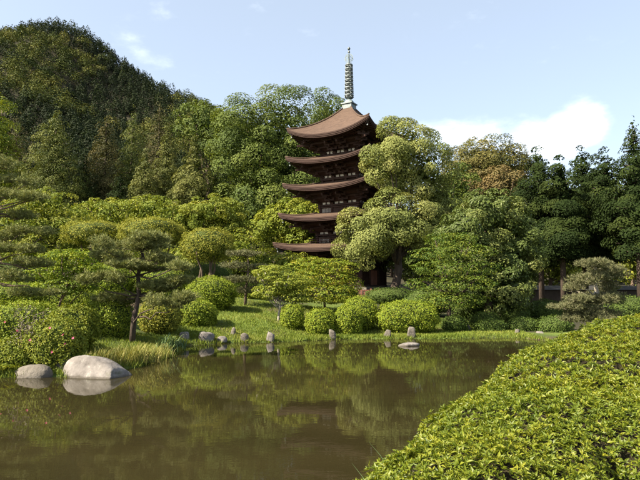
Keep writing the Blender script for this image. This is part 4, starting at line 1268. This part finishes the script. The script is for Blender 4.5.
def make_hedge():
    root = empty('azalea_hedge', (3.2, 6.5, gz(3.2, 6.5)))
    B = np.array(root.location)
    tag(root, 'large clipped azalea hedge with fresh pointed leaves filling the near right corner', 'hedge')
    # solid dark body in place of twigs, shade between leaves in its colour
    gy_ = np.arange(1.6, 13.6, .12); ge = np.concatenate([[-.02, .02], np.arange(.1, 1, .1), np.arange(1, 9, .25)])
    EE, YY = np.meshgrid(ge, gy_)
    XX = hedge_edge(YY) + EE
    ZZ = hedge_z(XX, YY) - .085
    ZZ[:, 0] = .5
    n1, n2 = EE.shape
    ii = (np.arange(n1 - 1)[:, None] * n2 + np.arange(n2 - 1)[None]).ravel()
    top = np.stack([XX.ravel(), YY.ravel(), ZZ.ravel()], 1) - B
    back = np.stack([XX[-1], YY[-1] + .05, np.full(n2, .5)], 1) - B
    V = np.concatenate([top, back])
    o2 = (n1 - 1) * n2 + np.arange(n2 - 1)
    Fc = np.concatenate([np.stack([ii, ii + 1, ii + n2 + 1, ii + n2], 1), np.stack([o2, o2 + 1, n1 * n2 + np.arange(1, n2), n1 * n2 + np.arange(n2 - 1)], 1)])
    link('dark_core', np_mesh('dark_core', V, Fc, smooth=True), M['twigs'], root)
    # sprig = whorl of pointed leaves; each leaf six vertices, folded on its rib
    def sprig(nl, seed):
        rg = np.random.default_rng(seed)
        V, Fq, v = [], [], []
        for i in range(nl):
            a = 2 * math.pi * i / nl + rg.normal() * .25
            inner = i % 3 == 0
            el = math.radians(rg.uniform(45, 80) if inner else rg.uniform(10, 55))
            L = (.027 if inner else .036) * rg.uniform(.7, 1.3); w = L * rg.uniform(.32, .44)
            rad = np.array((math.cos(a), math.sin(a), 0)); up = np.array((0, 0, 1.))
            d = rad * math.cos(el) + up * math.sin(el); nrm = -rad * math.sin(el) + up * math.cos(el)
            sd = np.cross(d, nrm)
            b0 = rad * .003
            pt = [b0, b0 + d * L * .5 - nrm * L * .02, b0 + d * L - nrm * L * .16]
            ed = lambda t, s: b0 + d * L * t + sd * w * s + nrm * L * .07
            k = len(V)
            V += [pt[0], ed(.5, .5), pt[2], ed(.5, -.5), pt[1]]
            Fq += [(k, k + 1, k + 4), (k + 1, k + 2, k + 4), (k, k + 4, k + 3), (k + 4, k + 2, k + 3)]
            v += [np.clip(rg.normal() * .16 + (.62 if inner else .45), 0, 1)] * 5
        return np.array(V), np.array(Fq), np.array(v)
    variants = [sprig(int(nl), 100 + i) for i, nl in enumerate((7, 8, 9, 8, 7, 9))]
    meshes = []
    for V_, F_, v_ in variants:
        me = np_mesh('leaf_sprig', V_, F_, v_); me.materials.append(M['hedge']); meshes.append(me)
    # positions
    pos = []
    for y0, y1, den, sc_ in ((1.9, 4.4, 960, 1.06), (4.4, 6.2, 560, 1.28), (6.2, 9.0, 300, 1.4), (9.0, 13.3, 170, 1.75)):
        wmax = 9.0
        n = int(den * (y1 - y0) * wmax)
        y = RNG.uniform(y0, y1, n); e = RNG.random(n) * wmax
        x = hedge_edge(y) + e
        vis = (x / y < .61) & (x / y > -.2)
        x, y, e = x[vis], y[vis], e[vis]
        pos.append(np.stack([x, y, np.full(len(x), sc_)], 1))
        ns = int(den * (y1 - y0) * .55)                        # the steep side facing the water
        y = RNG.uniform(y0, y1, ns); x = hedge_edge(y) + RNG.uniform(-.06, .08, ns)
        pos.append(np.stack([x, y, np.full(ns, sc_)], 1))
    pos = np.concatenate(pos)
    x, y, s = pos.T
    z = hedge_z(x, y)
    e = x - hedge_edge(y)
    side = e < .08
    z = z - np.where(side, RNG.random(len(x)) * .5, 0)
    eps = .04
    nx_ = -(hedge_z(x + eps, y) - hedge_z(x - eps, y)) / (2 * eps); ny_ = -(hedge_z(x, y + eps) - hedge_z(x, y - eps)) / (2 * eps)
    N = unit(np.stack([np.clip(nx_, -1.6, 1.6), np.clip(ny_, -1.2, 1.2), np.ones(len(x))], 1) * np.array((.7, .7, 1)) + RNG.normal(size=(len(x), 3)) * .28)
    z = z + RNG.normal(size=len(x)) * .024 - .004
    s = s * RNG.uniform(.75, 1.3, len(x))
    rel = np.stack([x, y, z], 1)
    depth = y
    inview = (np.abs(x / y) < .575) & ((EYE - z) / y < .345) & ~side
    order = np.argsort(np.where(inview, y / s, 99))
    near, rest = order[:300], order[300:]
    spin = RNG.uniform(0, 6.28, len(x))
    tone = np.clip(.16 * wob(x, y, 1.9) + .16 * RNG.normal(size=len(x)), -.45, .4)
    for i in near:
        o = link('leaf_sprig', meshes[i % 6], None, root, tuple(rel[i] - B))
        q = Vector(N[i]).to_track_quat('Z', 'Y')
        o.rotation_mode = 'QUATERNION'
        from mathutils import Quaternion
        o.rotation_quaternion = q @ Quaternion((0, 0, 1), spin[i])
        o.scale = (s[i],) * 3
    def coarse(var):                                   # far sprigs: two faces a leaf
        V_, F_, v_ = var
        nl = len(V_) // 5
        return V_, np.array([f for i in range(nl) for f in ((5 * i, 5 * i + 1, 5 * i + 2), (5 * i, 5 * i + 2, 5 * i + 3))]), v_
    Vs, Fs, vs_, off = [], [], [], 0
    for k in range(12):
        farther = y[rest] > 5.2
        sel = rest[(rest % 6 == k % 6) & (farther if k > 5 else ~farther)]
        V_, F_, v_ = coarse(variants[k % 6]) if k > 5 else variants[k]
        n = unit(N[sel]); ref = np.stack([np.cos(spin[sel]), np.sin(spin[sel]), np.zeros(len(sel))], 1)
        t = unit(ref - n * (ref * n).sum(1, keepdims=True)); b = np.cross(n, t)
        W = rel[sel][:, None] - B + s[sel][:, None, None] * (V_[None, :, 0:1] * t[:, None] + V_[None, :, 1:2] * b[:, None] + V_[None, :, 2:3] * n[:, None])
        Vs.append(W.reshape(-1, 3))
        Fs.append((F_[None] + (np.arange(len(sel)) * len(V_))[:, None, None] + off).reshape(-1, 3))
        vs_.append(np.clip(v_[None] + tone[sel][:, None], 0, 1).ravel())
        off += len(sel) * len(V_)
    o = link('leaves', np_mesh('leaves', np.concatenate(Vs), np.concatenate(Fs), np.concatenate(vs_)), M['hedge'], root)
    tag(o, kind='stuff')
make_hedge()
for px, D, h, w in ((352, 4.6, .55, 'thin grass tuft at the water edge below the near hedge'), (384, 5.4, .5, 'grass tuft poking out of the near hedge flank')):
    x = (px - 320) / F * D
    tuft('grass_tuft', w, px, D, 30, h, .12, 'iris', .010, .9, bl=(float(hedge_edge(D)) - .08, D, 1.1))
